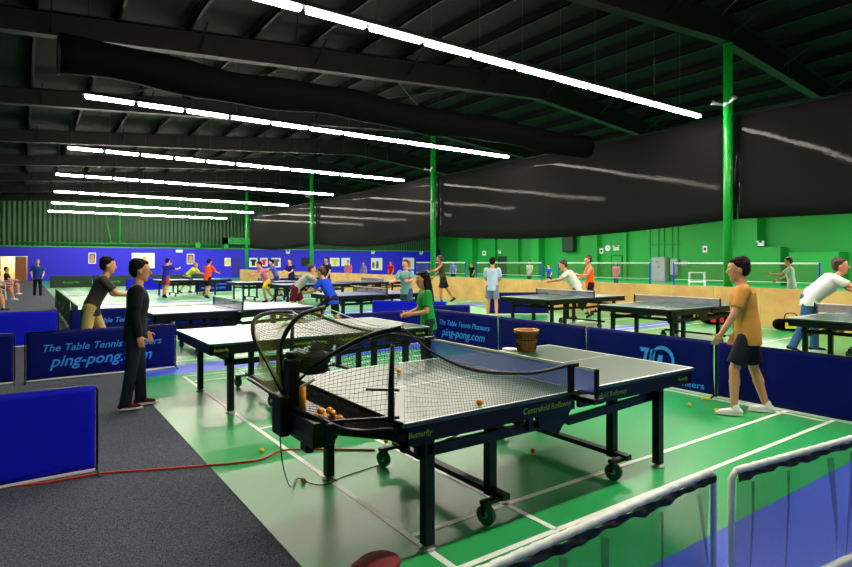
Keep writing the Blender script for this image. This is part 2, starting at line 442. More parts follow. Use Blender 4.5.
# ------------------------------------------------------------------ tables
def make_table(label, x, y, top='table_green', rz=0, text_on=True, group=None, net='net_fine', L=2.74, W=1.525, simple=False):
    t = thing('table_tennis_table', label, 'table', (x,y,0), rz, group)
    hl = L/2-.01
    for s, (xa, xb) in enumerate(((0,hl),(L-hl,L))):
        MB().box((xa,0,.738),(xb,W,.76), bev=.002).build('tabletop', M[top], t)
        lm = MB(); z0, z1 = .7602, .7612
        lm.box((xa,0,z0),(xb,.02,z1)).box((xa,W-.02,z0),(xb,W,z1)).box((xa,W/2-.0015*2,z0),(xb,W/2+.0015*2,z1))
        if s == 0: lm.box((0,.02,z0),(.02,W-.02,z1))
        else: lm.box((L-.02,.02,z0),(L,W-.02,z1))
        lm.build('line_marking', M['line'], t)
        ap = MB(); b = .015
        ap.box((xa+b,b,.64),(xb-b,b+.03,.738)).box((xa+b,W-b-.03,.64),(xb-b,W-b,.738))
        ap.box((xa+b,b,.64),(xa+b+.03,W-b,.738)) if s == 0 else ap.box((xb-b-.03,b,.64),(xb-b,W-b,.738))
        ap.build('apron', M['frame_black'], t)
    # fixed legs at the four corners
    for lx, k in ((.25,0),(L-.29,1)):
        for ly in (.13, W-.15):
            lg = MB().box((lx-.03,ly-.03,.03),(lx+.03,ly+.03,.70)); lo = lg.build('leg', M['frame_black'], t)
            MB().tube([(lx,ly,0),(lx,ly,.012),(lx,ly,.03)],[.05,.05,.02],12).build('foot', M['grey_metal'], lo)
        MB().bar((lx,.1,.56),(lx,W-.1,.56),.035,.05).build('leg_brace', M['frame_black'], t)
    # rolling undercarriage
    for lx in (.84, 2.07):
        for ly in (.27, W-.27):
            MB().box((lx-.03,ly-.03,.12),(lx+.03,ly+.03,.70)).build('upright', M['frame_black'], t)
        MB().box((lx-.03,.12,.13),(lx+.03,W-.12,.165)).build('base_bar', M['frame_black'], t)
        for ly in (.16, W-.16):
            lx_ = lx; lx = lx-.13
            fk = MB().box((lx-.032,ly-.01,.06),(lx-.02,ly+.01,.135)).box((lx+.02,ly-.01,.06),(lx+.032,ly+.01,.135)).box((lx-.034,ly-.022,.125),(lx+.16,ly+.022,.15)).build('caster', M['frame_black'], t)
            m = MB(); m.disc((lx,ly-.0,.062),(.95,.3,0),.062,.032,20); m.build('wheel', M['wheel_green'], fk, smooth=False)
            MB().disc((lx,ly,.062),(.95,.3,0),.02,.045,10).build('hub', M['grey_metal'], fk); lx = lx_
    for ly in (.2, W-.2):
        sr = MB().bar((.2,ly-.03,.53),(1.45,ly-.03,.53),.035,.06).bar((1.45,ly-.03,.51),(L-.2,ly-.03,.55),.035,.055)
        sr.build('side_rail', M['frame_black'], t)
        br = MB()   # folding bracket under the net
        yb = ly-.075
        br.add([(1.13,yb,.52),(1.31,yb,.45),(1.44,yb,.60),(1.45,yb,.72),(1.12,yb,.72),(1.13,yb+.02,.52),(1.31,yb+.02,.45),(1.44,yb+.02,.60),(1.45,yb+.02,.72),(1.12,yb+.02,.72)],
               [(4,3,2,1,0),(5,6,7,8,9),(0,1,6,5),(1,2,7,6),(2,3,8,7),(3,4,9,8),(4,0,5,9)])
        br.bar((1.05,yb+.01,.52),(1.05,yb+.01,.70),.035)
        br.build('folding_bracket', M['frame_black'], t)
    # net
    if net:
        xm = L/2
        n = MB().sheet(lambda u, v: (xm, -.13+(W+.26)*u, .765+.1425*v), 24, 3, (.002,0,0)).build('net', M[net], t)
        MB().box((xm-.004,-.13,.900),(xm+.007,W+.13,.918)).build('net_tape', M['white'], n)
        for ly in (-.15, W+.13):
            MB().box((xm-.013,ly,.72),(xm+.013,ly+.022,.918), bev=.003).build('net_post', M['frame_black'], n)
        for ya_, yb_ in ((-.16,.03),(W-.03,W+.16)): MB().box((xm-.05,ya_,.70),(xm+.05,yb_,.735), bev=.004).build('net_clamp', M['frame_black'], n)
    if text_on:
        text('lettering', 'Butterfly', M['yellow_print'], t, (.05,.0135,.675), (1,0,0), .15, .0008, .1)
        text('lettering', 'Butterfly', M['yellow_print'], t, (L-.2,.0135,.675), (1,0,0), .13, .0008, .1)
        text('lettering', 'Centrefold Rollaway', M['yellow_print'], t, (.88,.0135,.672), (1,0,0), .43, .0008, .1)
        text('lettering', 'Centrefold Rollaway', M['yellow_print'], t, (1.46,.0135,.672), (1,0,0), .43, .0008, .1)
    return t

T1 = make_table('large green table tennis table in the foreground with ball robot at its end', 1.593, 2.464)
make_table('pale topped table tennis table directly behind the foreground one', 1.55, 5.98, net=None)
make_table('blue table tennis table behind the ping-pong.com banner at left, with grey net', 1.72, 9.93, 'table_blue', text_on=False, net='net_grey')
make_table('blue table tennis table behind the green shirted woman, beside the bright blue panel', 6.25, 12.62, 'table_blue', text_on=False, net='net_grey')
make_table('dark green table tennis table next to the man in light blue shirt', 9.40, 8.66, text_on=False, net='net_grey')
make_table('green table tennis table with wheels between white and yellow shirted players', 9.15, 5.62, text_on=False, net='net_grey')
make_table('dark green table tennis table at the right edge under the white shirted player', 9.30, 2.33, text_on=False, net='net_grey')
make_table('far blue table tennis table just right of the orange shirted player', 6.95, 22.6, 'table_blue', text_on=False, net='net_grey')
make_table('far blue table tennis table in front of the pink shirted player', 7.6, 19.6, 'table_blue', text_on=False, net='net_grey')
make_table('far blue table tennis table in front of the yellow shirted player', 5.0, 27.6, 'table_blue', text_on=False, net='net_grey')
make_table('farthest blue table tennis table, right of the far orange player', 10.6, 27.6, 'table_blue', text_on=False, net='net_grey')
make_table('blue table tennis table behind the bending grey shirted player', 10.8, 20.4, 'table_blue', text_on=False, net='net_grey')

# ------------------------------------------------------------------ net weaving
def bil(c0, c1, u, v):
    """ruled surface between two polylines"""
    def at(c, t):
        n = len(c)-1; k = min(int(t*n), n-1); f = t*n-k
        return Vector(c[k]).lerp(Vector(c[k+1]), f)
    return at(c0, u).lerp(at(c1, u), v)
def weave(P, nu, nv, r, sub=1):
    m = MB()
    for i in range(nu+1): m.tube([P(i/nu, j/nv) for j in range(nv+1)], r, 3, False)
    for j in range(nv+1): m.tube([P(i/nu, j/nv) for i in range(nu+1)], r, 3, False)
    return m
def curve(pts, n=24):
    """Catmull-Rom through the points"""
    P = [Vector(p) for p in pts]; P = [2*P[0]-P[1]]+P+[2*P[-1]-P[-2]]; out = []
    segs = len(P)-3
    for i in range(n+1):
        t = i/n*segs; k = min(int(t), segs-1); f = t-k
        a, b, c, d = P[k:k+4]
        out.append(.5*((2*b)+(c-a)*f+(2*a-5*b+4*c-d)*f*f+(3*b-a-3*c+d)*f**3))
    return out

# ------------------------------------------------------------------ ball robot on the near end of the foreground table
rb = thing('ball_robot', 'black table tennis robot with hooped ball-catching net at the foreground table end', 'table tennis robot', (1.3,3.25,.76))
O = Vector((1.3,3.25,.76))
def rel(pts): return [Vector(p)-O for p in pts]
arc1 = rel(curve([(1.28,3.3,.80),(1.26,3.5,.95),(1.24,3.65,1.06),(1.25,3.75,1.14),(1.30,3.85,1.205),(1.42,3.92,1.235),(1.62,3.99,1.23)]))
arc2 = rel(curve([(1.29,3.29,.80),(1.27,3.3,1.0),(1.28,3.3,1.12),(1.33,3.3,1.21),(1.41,3.3,1.275),(1.56,3.3,1.31)]))
arc3 = rel(curve([(1.29,3.27,.80),(1.37,3.1,.97),(1.46,2.9,1.10),(1.53,2.68,1.20),(1.59,2.464,1.257)]))
for a in (arc1, arc2, arc3):
    MB().tube(a, [.007+.0075*min(1, max(0, (i-6)/6)) for i in range(len(a))], 10).build('frame_hoop', M['frame_black'], rb, smooth=True)
tips = [arc1[-1], arc2[-1], arc3[-1]]
cordN = rel(curve([(1.59,2.45,1.257),(1.75,2.44,1.13),(1.95,2.44,1.03),(2.17,2.44,.97),(2.49,2.44,.93),(2.66,2.44,.93),(2.84,2.44,.945)], 30))
cordF = rel(curve([(1.62,3.99,1.23),(1.79,4.01,1.205),(1.93,4.01,1.15),(2.06,4.01,1.10),(2.35,4.01,1.02),(2.56,4.01,.99),(2.86,4.01,.92)], 30))
cordT = rel(curve([(1.56,3.3,1.31),(1.6,3.0,1.26),(1.6,2.7,1.24),(1.59,2.464,1.257)], 12))
cordT2 = rel(curve([(1.56,3.3,1.31),(1.62,3.5,1.22),(1.64,3.75,1.19),(1.62,3.99,1.23)], 12))
MB().tube(cordN, [.003+.008*min(1, i/12) for i in range(31)], 6).build('net_cord', M['frame_black'], rb, smooth=True)
MB().tube(cordF, .012, 6).build('net_cord', M['frame_black'], rb, smooth=True)
MB().tube(cordT, .003, 6).tube(cordT2, .006, 6).build('net_cord', M['white'], rb, smooth=True)
# side nets along the table, near and far
botN = rel([(1.6+1.24*i/12, 2.452, .765) for i in range(13)])
botF = rel([(1.62+1.24*i/12, 4.005, .77) for i in range(13)])
weave(lambda u, v: bil(botN, cordN, u, v), 62, 17, .0009).build('catch_net', M['net_black'], rb)
weave(lambda u, v: bil(botF, cordF, u, v), 50, 15, .0011).build('catch_net', M['net_black'], rb)
# canopies between the hoops
weave(lambda u, v: bil(arc3, arc2, u, v)-Vector((0,0,.05*sin(pi*v)*u)), 30, 24, .0010).build('catch_net', M['net_olive'], rb)
weave(lambda u, v: bil(arc2, arc1, u, v)-Vector((0,0,.09*sin(pi*v)*u)), 30, 22, .0012).build('catch_net', M['net_olive'], rb)
# tray: curved trough along the end of the table
outer = rel(curve([(1.31,4.02,.77),(1.30,3.7,.765),(1.28,3.4,.765),(1.29,3.15,.75),(1.33,2.9,.735),(1.39,2.62,.725),(1.52,2.44,.755)], 30))
inner = rel([(1.595,4.0-1.54*i/30,.765) for i in range(31)])
def trayP(u, v):
    p = bil(outer, inner, u, v); d = sin(pi*v)**.6*.075*(.35+.65*sin(pi*min(1, max(0, u)))); return p-Vector((0,0,d))
ty = MB().sheet(trayP, 30, 8, (0,0,-.006)).build('ball_tray', M['matte_black'], rb, smooth=True)
MB().tube(outer, .011, 8).build('tray_rim', M['frame_black'], ty, smooth=True)
MB().tube(inner, .006, 6).build('tray_rim', M['frame_black'], ty, smooth=True)
# nets standing on the tray rim
def low(c, u):
    return bil(outer, outer, u, 0)
n1 = list(reversed(outer))[0:16]
weave(lambda u, v: bil(n1, list(reversed(arc3)), u, v), 26, 20, .0010).build('catch_net', M['net_black'], rb)
n2 = outer[0:16]
weave(lambda u, v: bil(n2, list(reversed(arc1)), u, v), 22, 16, .0012).build('catch_net', M['net_olive'], rb)
# end posts standing on the table corners
for (x, y, zt) in ((1.555,2.51,1.17),(1.60,3.95,1.20)):
    ps = MB().tube(rel([(x,y,.77),(x,y,.95),(x+.01,y,zt)]), [.019,.017,.010], 8); ps.build('net_post', M['frame_black'], rb, smooth=True)
MB().bar(*rel([(1.60,2.50,.93),(1.47,2.62,.93)]), .012).bar(*rel([(1.60,2.50,.79),(1.35,2.72,.76)]), .014).build('post_arm', M['frame_black'], rb)
# clip on the table net
for y in (2.43, 4.0):
    MB().box(tuple(Vector((2.83,y,.765))-O), tuple(Vector((2.88,y+.02,.945))-O), bev=.003).box(tuple(Vector((2.82,y-.01,.925))-O), tuple(Vector((2.91,y+.03,.95))-O), bev=.003).build('net_clip', M['frame_black'], rb)
# tower, head and bucket
MB().box((-.02,-.055,-.10),(.05,.05,.26), bev=.012).box((-.01,-.04,.24),(.05,.04,.30), bev=.015).build('tower', M['black'], rb)
hd = MB().box((.06,-.10,.16),(.22,.10,.30), bev=.03).build('ball_head', M['black'], rb)
hm = MB(); hm.disc((.16,-.03,.31),(0,1,0),.045,.03,18).disc((.23,0,.24),(1,0,0),.035,.05,18); hm.build('ejection_wheel', M['rubber'], hd)
MB().tube([(.02,-.01,.17),(.1,-.05,.33),(.2,.0,.30)],.006,6).tube([(.05,-.07,.1),(.12,-.1,.14)],.008,6).build('guide', M['white_plastic'], hd)
MB().tube([(.055,-.075,-.06),(.055,-.075,.10)],.020,10).build('ball_tube', M['ball'], rb, smooth=True)
bk = MB()
prof = [(-.03,.16,-.42,.20,-.03),(-.02,.14,-.38,.18,-.12),(.0,.12,-.34,.14,-.19)]
vs = []
for xa, xb, ya, yb, z in prof: vs += [(xa,ya,z),(xb,ya,z),(xb,yb,z),(xa,yb,z)]
bk.add(vs, [(3,2,1,0)]+[(i*4+k, i*4+(k+1)%4, (i+1)*4+(k+1)%4, (i+1)*4+k) for i in range(2) for k in range(4)]+[(8,9,10,11)])
bk.box((-.07,-.05,-.19),(-.01,.10,.05), bev=.012).box((.0,-.26,-.24),(.05,-.16,-.17), bev=.012).box((.02,-.50,-.13),(.06,-.46,-.02), bev=.008)
recalc(bk.build('bucket', M['black'], rb))
MB().disc((0,.04,.05),(0,0,1),.03,.05,16).build('hub', M['frame_black'], rb)
MB().bar((.06,-.55,-.05),(.32,-.78,-.07),.035).build('support_arm', M['frame_black'], rb)

# balls
def ball(x, y, z, m, label, group=None):
    o = MB().ell((0,0,0), .02, .02, .02, nu=16, nv=10).build('table_tennis_ball', M[m], smooth=True); o.location = (x,y,z+.02)
    tag(o, label, 'ball', group); return o
for i, (x, y, z) in enumerate(((1.37,3.02,.700),(1.41,2.99,.700),(1.39,2.95,.700),(1.43,2.92,.702),(1.38,2.985,.735),(1.42,2.95,.737),(1.45,2.885,.706),(1.415,2.90,.733),(1.44,2.96,.700))):
    ball(x, y, z-.002, 'ball', 'orange ball in the cluster lying in the robot tray', 'orange balls in the robot tray')
ball(2.17,2.53,.7612,'ball','orange ball on the foreground table near its front edge')
ball(2.30,3.60,.7612,'ball','orange ball on the foreground table behind the black net post')
ball(1.64,4.69,0,'ball_yellow','yellow ball on green floor by the red cord, left of the robot')
ball(1.66,3.88,0,'ball','orange ball on the floor near the front table leg and black wire')
ball(3.48,3.38,0,'ball_red','red orange ball on the dark floor shadow under the foreground table')
ball(6.02,3.18,0,'ball_yellow','orange ball on the floor nearest the white shoes, rightmost of four')
ball(6.01,3.47,0,'ball_yellow','orange ball on the floor at right, leftmost of four')
ball(6.42,3.54,0,'ball_yellow','left one of two touching orange balls by the navy barrier')
ball(6.45,3.49,0,'ball_yellow','right one of two touching orange balls by the navy barrier')
for px, py, m_, lb in ((386,443,'ball','orange ball on the floor seen under the front corner of the foreground table'),(477,428,'ball_red','pinkish red ball on the floor seen between the two middle table uprights')):
    g_ = gnd(px,py); ball(g_[0], g_[1], 0, m_, lb)

# patterned basket and racket
bs = thing('basket', 'brown woven basket with dark pattern on the green table by the barrier', 'basket', (3.86,3.83,.7612))
prof = []; n = 40
m = MB(); rg = []
for j in range(13):
    z = .195*j/12; r = .082+.030*(j/12); rg.append(((0,0,z),(r,0,0),(0,r,0)))
for j in range(12, -1, -1):
    z = .008+.187*j/12; r = .077+.030*(j/12); rg.append(((0,0,z),(r,0,0),(0,r,0)))
bo = m.rings(rg, n); recalc(bo.build('basket_body', M['basket'], bs, smooth=True))
dm = MB()
for k in range(20):   # woven dark bands: zigzag round the waist, upright stripes below
    t0 = 2*pi*k/20; t1 = 2*pi*(k+.5)/20; t2 = 2*pi*(k+1)/20
    def at(t, z): r = .0835+.030*z/.195; return (r*cos(t), r*sin(t), z)
    dm.tube([at(t0,.12), at(t1,.165), at(t2,.12)], .0035, 4).tube([at(t0,.165), at(t1,.12), at(t2,.165)], .0028, 4)
    dm.tube([at(t0,.01), at(t0,.10)], .004, 4).tube([at(t1,.02), at(t1,.085)], .0028, 4)
for z in (.105,.112,.172): dm.tube([(( .0835+.030*z/.195)*cos(2*pi*k/40), (.0835+.030*z/.195)*sin(2*pi*k/40), z) for k in range(41)], .003, 4, False)
dm.build('woven_pattern', M['basket_dark'], bs)
MB().tube([(.112*cos(2*pi*k/40), .112*sin(2*pi*k/40), .195) for k in range(41)], .007, 8, False).build('rim', M['basket_rim'], bs, smooth=True)
rk = thing('table_tennis_racket', 'pale table tennis racket lying beside the brown basket', 'racket', (3.78,3.965,.7612), R(150))
MB().rings([((0,0,.0),(.073,0,0),(0,.078,0)),((0,0,.012),(.073,0,0),(0,.078,0))], 24).build('blade', M['white'], rk)
MB().box((-.17,-.014,0),(-.065,.014,.022), bev=.005).build('handle', M['basket'], rk)

# ------------------------------------------------------------------ cords
def ground_curve(px): return [(*gnd(*q)[:2], .006) for q in px]
cp = curve([(-.2,5.02,.006)]+ground_curve(((50,483),(100,474.5),(150,471),(200,467),(240,463.5),(262,460),(285,451),(340,450.5),(375,451))), 80)
tag(MB().tube([(p[0],p[1],.008) for p in cp], .008, 6).build('extension_cord', M['cord_red'], smooth=True), 'red orange extension cord running over carpet and green floor', 'cord')
cp = curve([(1.27,3.32,.57),(1.36,3.50,.30),(1.50,3.72,.06),(*gnd(298,479)[:2],.006),(*gnd(312,484.5)[:2],.006),(*gnd(327,485)[:2],.006),(*gnd(345,477)[:2],.006),(*gnd(385,464)[:2],.006)], 60)
tag(MB().tube(cp, .004, 6).build('power_cable', M['black'], smooth=True), 'thin black cable dropping from the robot to the floor', 'cable')
ct = curve([(2.0,3.0,.55),(2.1,2.9,.46),(2.3,2.85,.52),(2.25,3.0,.58),(2.1,3.05,.5),(2.3,2.95,.47),(2.45,3.0,.6)], 40)
tag(MB().tube(ct, .006, 6).build('cable_bundle', M['black'], smooth=True), 'looped black cables hanging beneath the foreground table', 'cable')
g_ = gnd(376,566)
bg = MB(); bg.ell((g_[0],g_[1]-.02,.02),.13,.11,.045).ell((g_[0]-.08,g_[1]+.0,.015),.07,.06,.035)
tag(baked(bg,'bag',M['cloth_red'],None,.012), 'dark red cloth bag on the floor at the bottom edge', 'bag')

# ------------------------------------------------------------------ barriers
def barrier(label, p, ang, L=1.85, h=.66, cloth='navy', wording=None, logo=False, group=None, seed=0, green=False):
    """p = left foot as seen from the front; ang = direction of the panel's run; front faces to the right-hand normal"""
    t = thing('court_barrier', label, 'barrier', (p[0],p[1],0), ang, group)
    fr = MB(); fr.tube([(0,.012,.02),(0,.012,h-.03),(.02,.012,h),(L-.02,.012,h),(L,.012,h-.03),(L,.012,.02)], .009, 8); fr.build('frame', M['frame_black'], t, smooth=True)
    for x in (0, L):
        MB().tube([(x,-.13,.009),(x,.012,.06),(x,.13,.009)], .008, 6).build('foot', M['frame_black'], t)
    rnd = random.Random(seed); ph = [rnd.uniform(0,6) for _ in range(4)]
    def P(u, v):
        x = .015+(L-.03)*u; z = .035+(h-.03)*v
        return (x, .006*sin(7*u+ph[0]+3*v)+.004*sin(17*u+ph[1]-5*v)+.003*sin(5*v+ph[2]), z)
    c = MB().sheet(P, 40, 12, (0,.004,0)).build('fabric', M[cloth], t, smooth=True)
    if not green:
        MB().box((.015,-.006,.018),(L-.015,.008,.036)).build('hem', M['white'], c)
    if wording:
        m = M['print_green'] if green else M['print_blue']
        if green: text('lettering', 'Butterfly', m, c, (L*.3,-.016,.3), (1,0,0), L*.4, .001, .1, height=.14)
        else:
            text('lettering', 'The Table Tennis Pioneers', m, c, (.20,-.017,.395), (1,0,0), 1.45, .001, .3, height=.095, bold=.008)
            text('lettering', 'ping-pong.com', m, c, (.27,-.017,.19), (1,0,0), 1.25, .001, .3, height=.185, bold=.012)
    if logo:
        lg = MB(); y0, y1 = -.018, -.014
        def poly(pts):
            n_ = len(pts); lg.add([(x,y0,z) for x, z in pts]+[(x,y1,z) for x, z in pts], [tuple(range(n_)), tuple(range(2*n_-1, n_-1, -1))]+[((i+1)%n_, i, n_+i, n_+(i+1)%n_) for i in range(n_)])
        X0, Z0 = .84, .215
        poly([(X0,Z0+.27),(X0+.17,Z0+.27),(X0+.155,Z0+.22),(X0+.14,Z0+.22),(X0+.09,Z0),(X0+.03,Z0),(X0+.085,Z0+.22),(X0+.02,Z0+.22)])
        poly([(X0+.2,Z0+.26),(X0+.29,Z0+.26),(X0+.22,Z0),(X0+.13,Z0)])
        # sweeping open ring
        a = []; b = []
        for k in range(19):
            t_ = R(200-17*k); w = .012+.036*sin(pi*min(1,k/17)); a.append((X0+.40+.20*cos(t_)*1.0, Z0+.15+.17*sin(t_))); b.append((X0+.40+(.20-w)*cos(t_), Z0+.15+(.17-w)*sin(t_)))
        for k in range(18): poly([a[k],a[k+1],b[k+1],b[k]])
        poly([(X0+.33,Z0+.2),(X0+.41,Z0+.2),(X0+.36,Z0),(X0+.28,Z0)])
        lg.v = [(.87+(v[0]-X0)*.80, v[1], v[2]) for v in lg.v]
        recalc(lg.build('logo', M['print_blue'], c))
        text('lettering', 'the table tennis pioneers', M['print_blue'], c, (.46,-.018,.085), (1,0,0), 1.27, .001, .0, height=.10, bold=.008)
    return t
def bar_on_x(label, X, ya, **k): return barrier(label, (X, ya), -pi/2, **k)   # faces -X
# long run right of the foreground court, faces the camera
bar_on_x('navy barrier with The Table Tennis Pioneers lettering behind the basket', 6.6, 9.06, wording=True, seed=1)
bar_on_x('plain navy barrier between the lettered panel and the logo panel, right of the basket', 6.6, 7.205, L=1.85, seed=2)
bar_on_x('navy barrier with large curved logo beyond the right table corner', 6.6, 5.35, logo=True, seed=3)
bar_on_x('plain navy barrier at the far right behind the white shoes', 6.6, 3.49, seed=4)
bar_on_x('navy barrier at the right frame edge, last of the long run', 6.6, 1.63, seed=5)
barrier('navy barrier with ping-pong.com lettering standing on the grey carpet', (.04,9.15), 0, wording=True, seed=6)
barrier('plain navy barrier cut off by the left edge, beside the lettered one', (-1.92,9.17), 0, seed=7)
barrier('bright blue barrier in the left foreground on grey carpet', (-1.38,4.97), 0, cloth='royal', seed=8)
barrier('bright blue barrier further back at the left edge', (-1.27,13.0), 0, cloth='royal', seed=9)
barrier('navy lettered barrier behind the grey shirted man', (.75,12.9), 0, wording=True, seed=10)
barrier('navy barrier seen beneath the blue topped table', (2.62,12.9), 0, L=1.3, seed=11)
barrier('short navy barrier running left from the green shirted woman', (4.6,9.12), R(-1), L=1.95, seed=12)
barrier('bright blue barrier standing at an angle behind the green shirted woman', (6.9,12.0), R(-52), L=1.85, cloth='royal', seed=13)
barrier('navy barrier behind the green shirted woman, end post showing', (7.0,9.9), R(-28), L=.95, seed=14)
barrier('navy barrier seen under the table behind the white shirted player', (11.4,12.9), R(-30), seed=15)
barrier('navy barrier behind the far orange shirted player', (7.2,30.5), 0, L=1.85, wording=True, seed=16)
barrier('royal blue barrier beyond the far player in blue with raised arms', (4.6,34.5), 0, L=1.85, cloth='royal', seed=17)
for i in range(5):
    bar_on_x('dark green barrier along the carpet edge, %s' % ('nearest of the receding row','second of the receding row','middle one of the receding row','fourth of the receding row','farthest of the receding row')[i], .95, 15.8+1.87*i, cloth='dark_green_cloth', green=True, wording=True, seed=20+i)
gl = ['leftmost low green barrier before the blue far wall','low green barrier before the far wall, second from left','low green barrier before the far wall, third from left','low green barrier before the far wall, fourth from left']
for i in range(4):
    barrier(gl[i], (1.4+2.2*i,40.5), 0, L=2.15, h=.75, cloth='dark_green_cloth', green=True, wording=True, seed=30+i)

# near mesh barriers: white pipe frame with gathered black netting
def mesh_barrier(label, p, ang, L, h=.70, seed=0):
    t = thing('mesh_barrier', label, 'barrier', (p[0],p[1],0), ang)
    MB().tube([(0,0,.05),(0,0,h-.03),(.03,0,h),(L-.03,0,h),(L,0,h-.03),(L,0,.05)], .0135, 10).tube([(0,0,.05),(L,0,.05)], .0135, 10).build('pipe_frame', M['pvc'], t, smooth=True)
    wr = []; rr = []
    for i in range(140):
        x = .03+(L-.06)*i/139; wr.append((x, .001*sin(i*1.3), h+.0015*sin(i*.9+seed))); rr.append(.0155+.0011*sin(i*2.6+seed))
    MB().tube(wr, rr, 10).build('wrapped_netting', M['pvc'], t, smooth=True)
    rnd = random.Random(seed)
    def P(u, v):
        x = .02+(L-.04)*u; z = .06+(h-.09)*v
        return (x, .012*sin(x*11+seed)*(1-.4*v)+.008*sin(x*29+v*4), z)
    c = MB().sheet(P, 120, 8, (0,.003,0)).build('mesh_fabric', M['sheer'], t, smooth=True)
    def Q(u, v):
        x = .02+(L-.04)*u; return (x, -.017-.005*sin(x*33+v*3)-.003*sin(x*71), h-.040+.032*v+(.006*sin(x*13+seed)+.004*sin(x*41))*(1-v))
    MB().sheet(Q, 200, 5, (0,.004,0)).build('gathered_hem', M['hem_dark'], c, smooth=True)
    for k in range(int(L/.28)):
        x = .15+k*.28+rnd.uniform(-.05,.05); w = rnd.uniform(.006,.018); dx = rnd.uniform(-.10,.10)
        f = MB().tube([(x,-.02,h-.06),(x+dx*.3,-.024,h*.7),(x+dx,-.022,h*.4),(x+dx*1.2,-.016,.1)], [w,w*.8,w*.5,.002], 6); f.build('fold', M['sheer'], c, smooth=True)
    MB().box((-.0,-.02,.03),(L,.02,.075), bev=.01).build('bottom_hem', M['pvc'], c)
    for x in (0,L): MB().box((x-.02,-.16,0),(x+.02,.16,.05), bev=.015).build('foot', M['pvc'], t)
    return t
mesh_barrier('white pipe barrier with black mesh at the bottom, left one of two', (.70,1.25), R(1.5), 1.73, .70, 1)
mesh_barrier('white pipe barrier with black mesh in the bottom right corner', (2.53,1.27), R(-7.0), 1.85, .68, 4)

# plywood dividers, zigzag line under the curtains
Y = -.5; k = 0
while Y < 47:
    a = (14.95+.05*(k % 2), Y); b = (14.95+.05*((k+1) % 2), Y+1.2)
    o = MB().bar((a[0],a[1],.475), (b[0],b[1],.475), .02, .93).build('plywood_panel', M['plywood'])
    near = Y < 14
    tag(o, 'tan plywood divider panel standing under the black curtains, ' + ('right end of the line' if Y < 5 else 'right part of the line' if near else 'middle or far part'), 'divider', 'plywood divider panels, ' + ('right end' if Y < 5 else 'right part' if near else 'middle and far part'))
    Y += 1.215; k += 1

# badminton nets in the side hall
nl = ['badminton net at the right, behind the yellow shirted player', 'badminton net in front of the exit sign', 'badminton net behind the man in the light blue shirt', 'farthest badminton net, left of the man in the light blue shirt']
for i, (ya, yb) in enumerate(((8.84,14.6),(15.8,21.4),(22.6,28.3),(29.4,35.2))):
    t = thing('badminton_net', nl[i], 'net', (24,ya,0)); w = yb-ya
    for y in (0, w):
        p = MB().tube([(0,y,.02),(0,y,1.55)], .03, 10); p.build('post', M['wall_blue'], t); MB().box((-.25,y-.2,0),(.25,y+.2,.05), bev=.02).build('base', M['wall_blue'], t)
    MB().sheet(lambda u, v: (0, w*u, .79+.73*v), 20, 3, (.004,0,0)).build('mesh', M['bad_net'], t)
    MB().box((-.01,0,1.49),(.01,w,1.56)).build('net_tape', M['white'], t)
    MB().box((-.006,0,.78),(.006,w,.805)).build('bottom_cord', M['white'], t)

# electrical cabinets and signs on the green wall
c = thing('electrical_cabinet', 'tall grey electrical cabinet against the green wall', 'cabinet', (XR-.3,27.2,0))
MB().box((-.25,-.6,0),(.27,.6,1.95), bev=.015).build('body', M['cabinet'], c)
for k in (-1,1): MB().box((-.27,min(0,k*.58)+.01,.05),(-.25,max(0,k*.58)-.01,1.9)).build('door', M['grey_metal'], c)
for ya_, za_ in ((-.1,1.1),(.1,1.5)): MB().box((-.3,ya_,za_),(-.27,ya_+.1,za_+.12)).build('switch', M['cord_red'], c)
c = thing('electrical_cabinet', 'smaller grey wall cabinet right of the tall grey one', 'cabinet', (XR-.15,26.0,.52))
MB().box((-.15,-.3,0),(.13,.3,1.3), bev=.015).build('body', M['cabinet'], c); MB().box((-.17,-.27,.04),(-.15,.27,1.26)).build('door', M['grey_metal'], c)
tag(MB().box((XR-.2,24.9,1.25),(XR-.01,25.45,1.65), bev=.02).build('switch_box', M['cabinet']), 'small grey switch box right of the wall cabinets', 'switch box')
cd = MB()
for y in (25.8,26.3,27.0,27.5,28.3): cd.tube([(XR-.06,y,1.9),(XR-.06,y,5.5)],.04,6)
cd.tube([(XR-.06,25.6,3.0),(XR-.06,28.4,3.0)],.04,6)
tag(cd.build('conduit', M['wall_green']), 'green conduits rising above the grey cabinets', 'conduit')
# doors on the green wall
for i, (ya, yb) in enumerate(((31.04,32.08),(45.7,46.9))):
    struct('door_%d' % (i+2), MB().box((XR-.05,ya,0),(XR-.01,yb,2.1)), M['dark_green_cloth'] if i else M['wall_green'])
    struct('trim_%d' % (50+i), MB().box((XR-.07,ya-.06,0),(XR-.01,ya,2.16)).box((XR-.07,yb,0),(XR-.01,yb+.06,2.16)).box((XR-.07,ya-.06,2.1),(XR-.01,yb+.06,2.16)), M['dark_green_cloth'])
ex = thing('exit_sign', 'exit sign with two lamp heads above the green wall door', 'sign', (XR-.1,31.55,2.75))
MB().box((-.04,-.28,-.18),(.06,.28,.12), bev=.01).build('housing', M['white_plastic'], ex)
text('lettering', 'EXIT', M['cord_red'], ex, (-.045,.2,-.11), (0,-1,0), .4, .001, 0, height=.16)
for s in (-1,1): MB().ell((-.05,.26*s,.2),.09,.09,.09).build('lamp_head', M['white_plastic'], ex, smooth=True)
def emergency(label, loc, face):
    t = thing('emergency_light', label, 'emergency light', loc, face)
    MB().box((-.2,-.05,-.14),(.2,.05,.1), bev=.02).build('housing', M['white_plastic'], t)
    for s in (-1,1): MB().ell((.17*s,-.06,.16),.09,.09,.09).build('lamp_head', M['white_plastic'], t, smooth=True)
emergency('twin head emergency light on the green wall left of the light blue shirted man', (XR-.1,46.6,2.62), -pi/2)
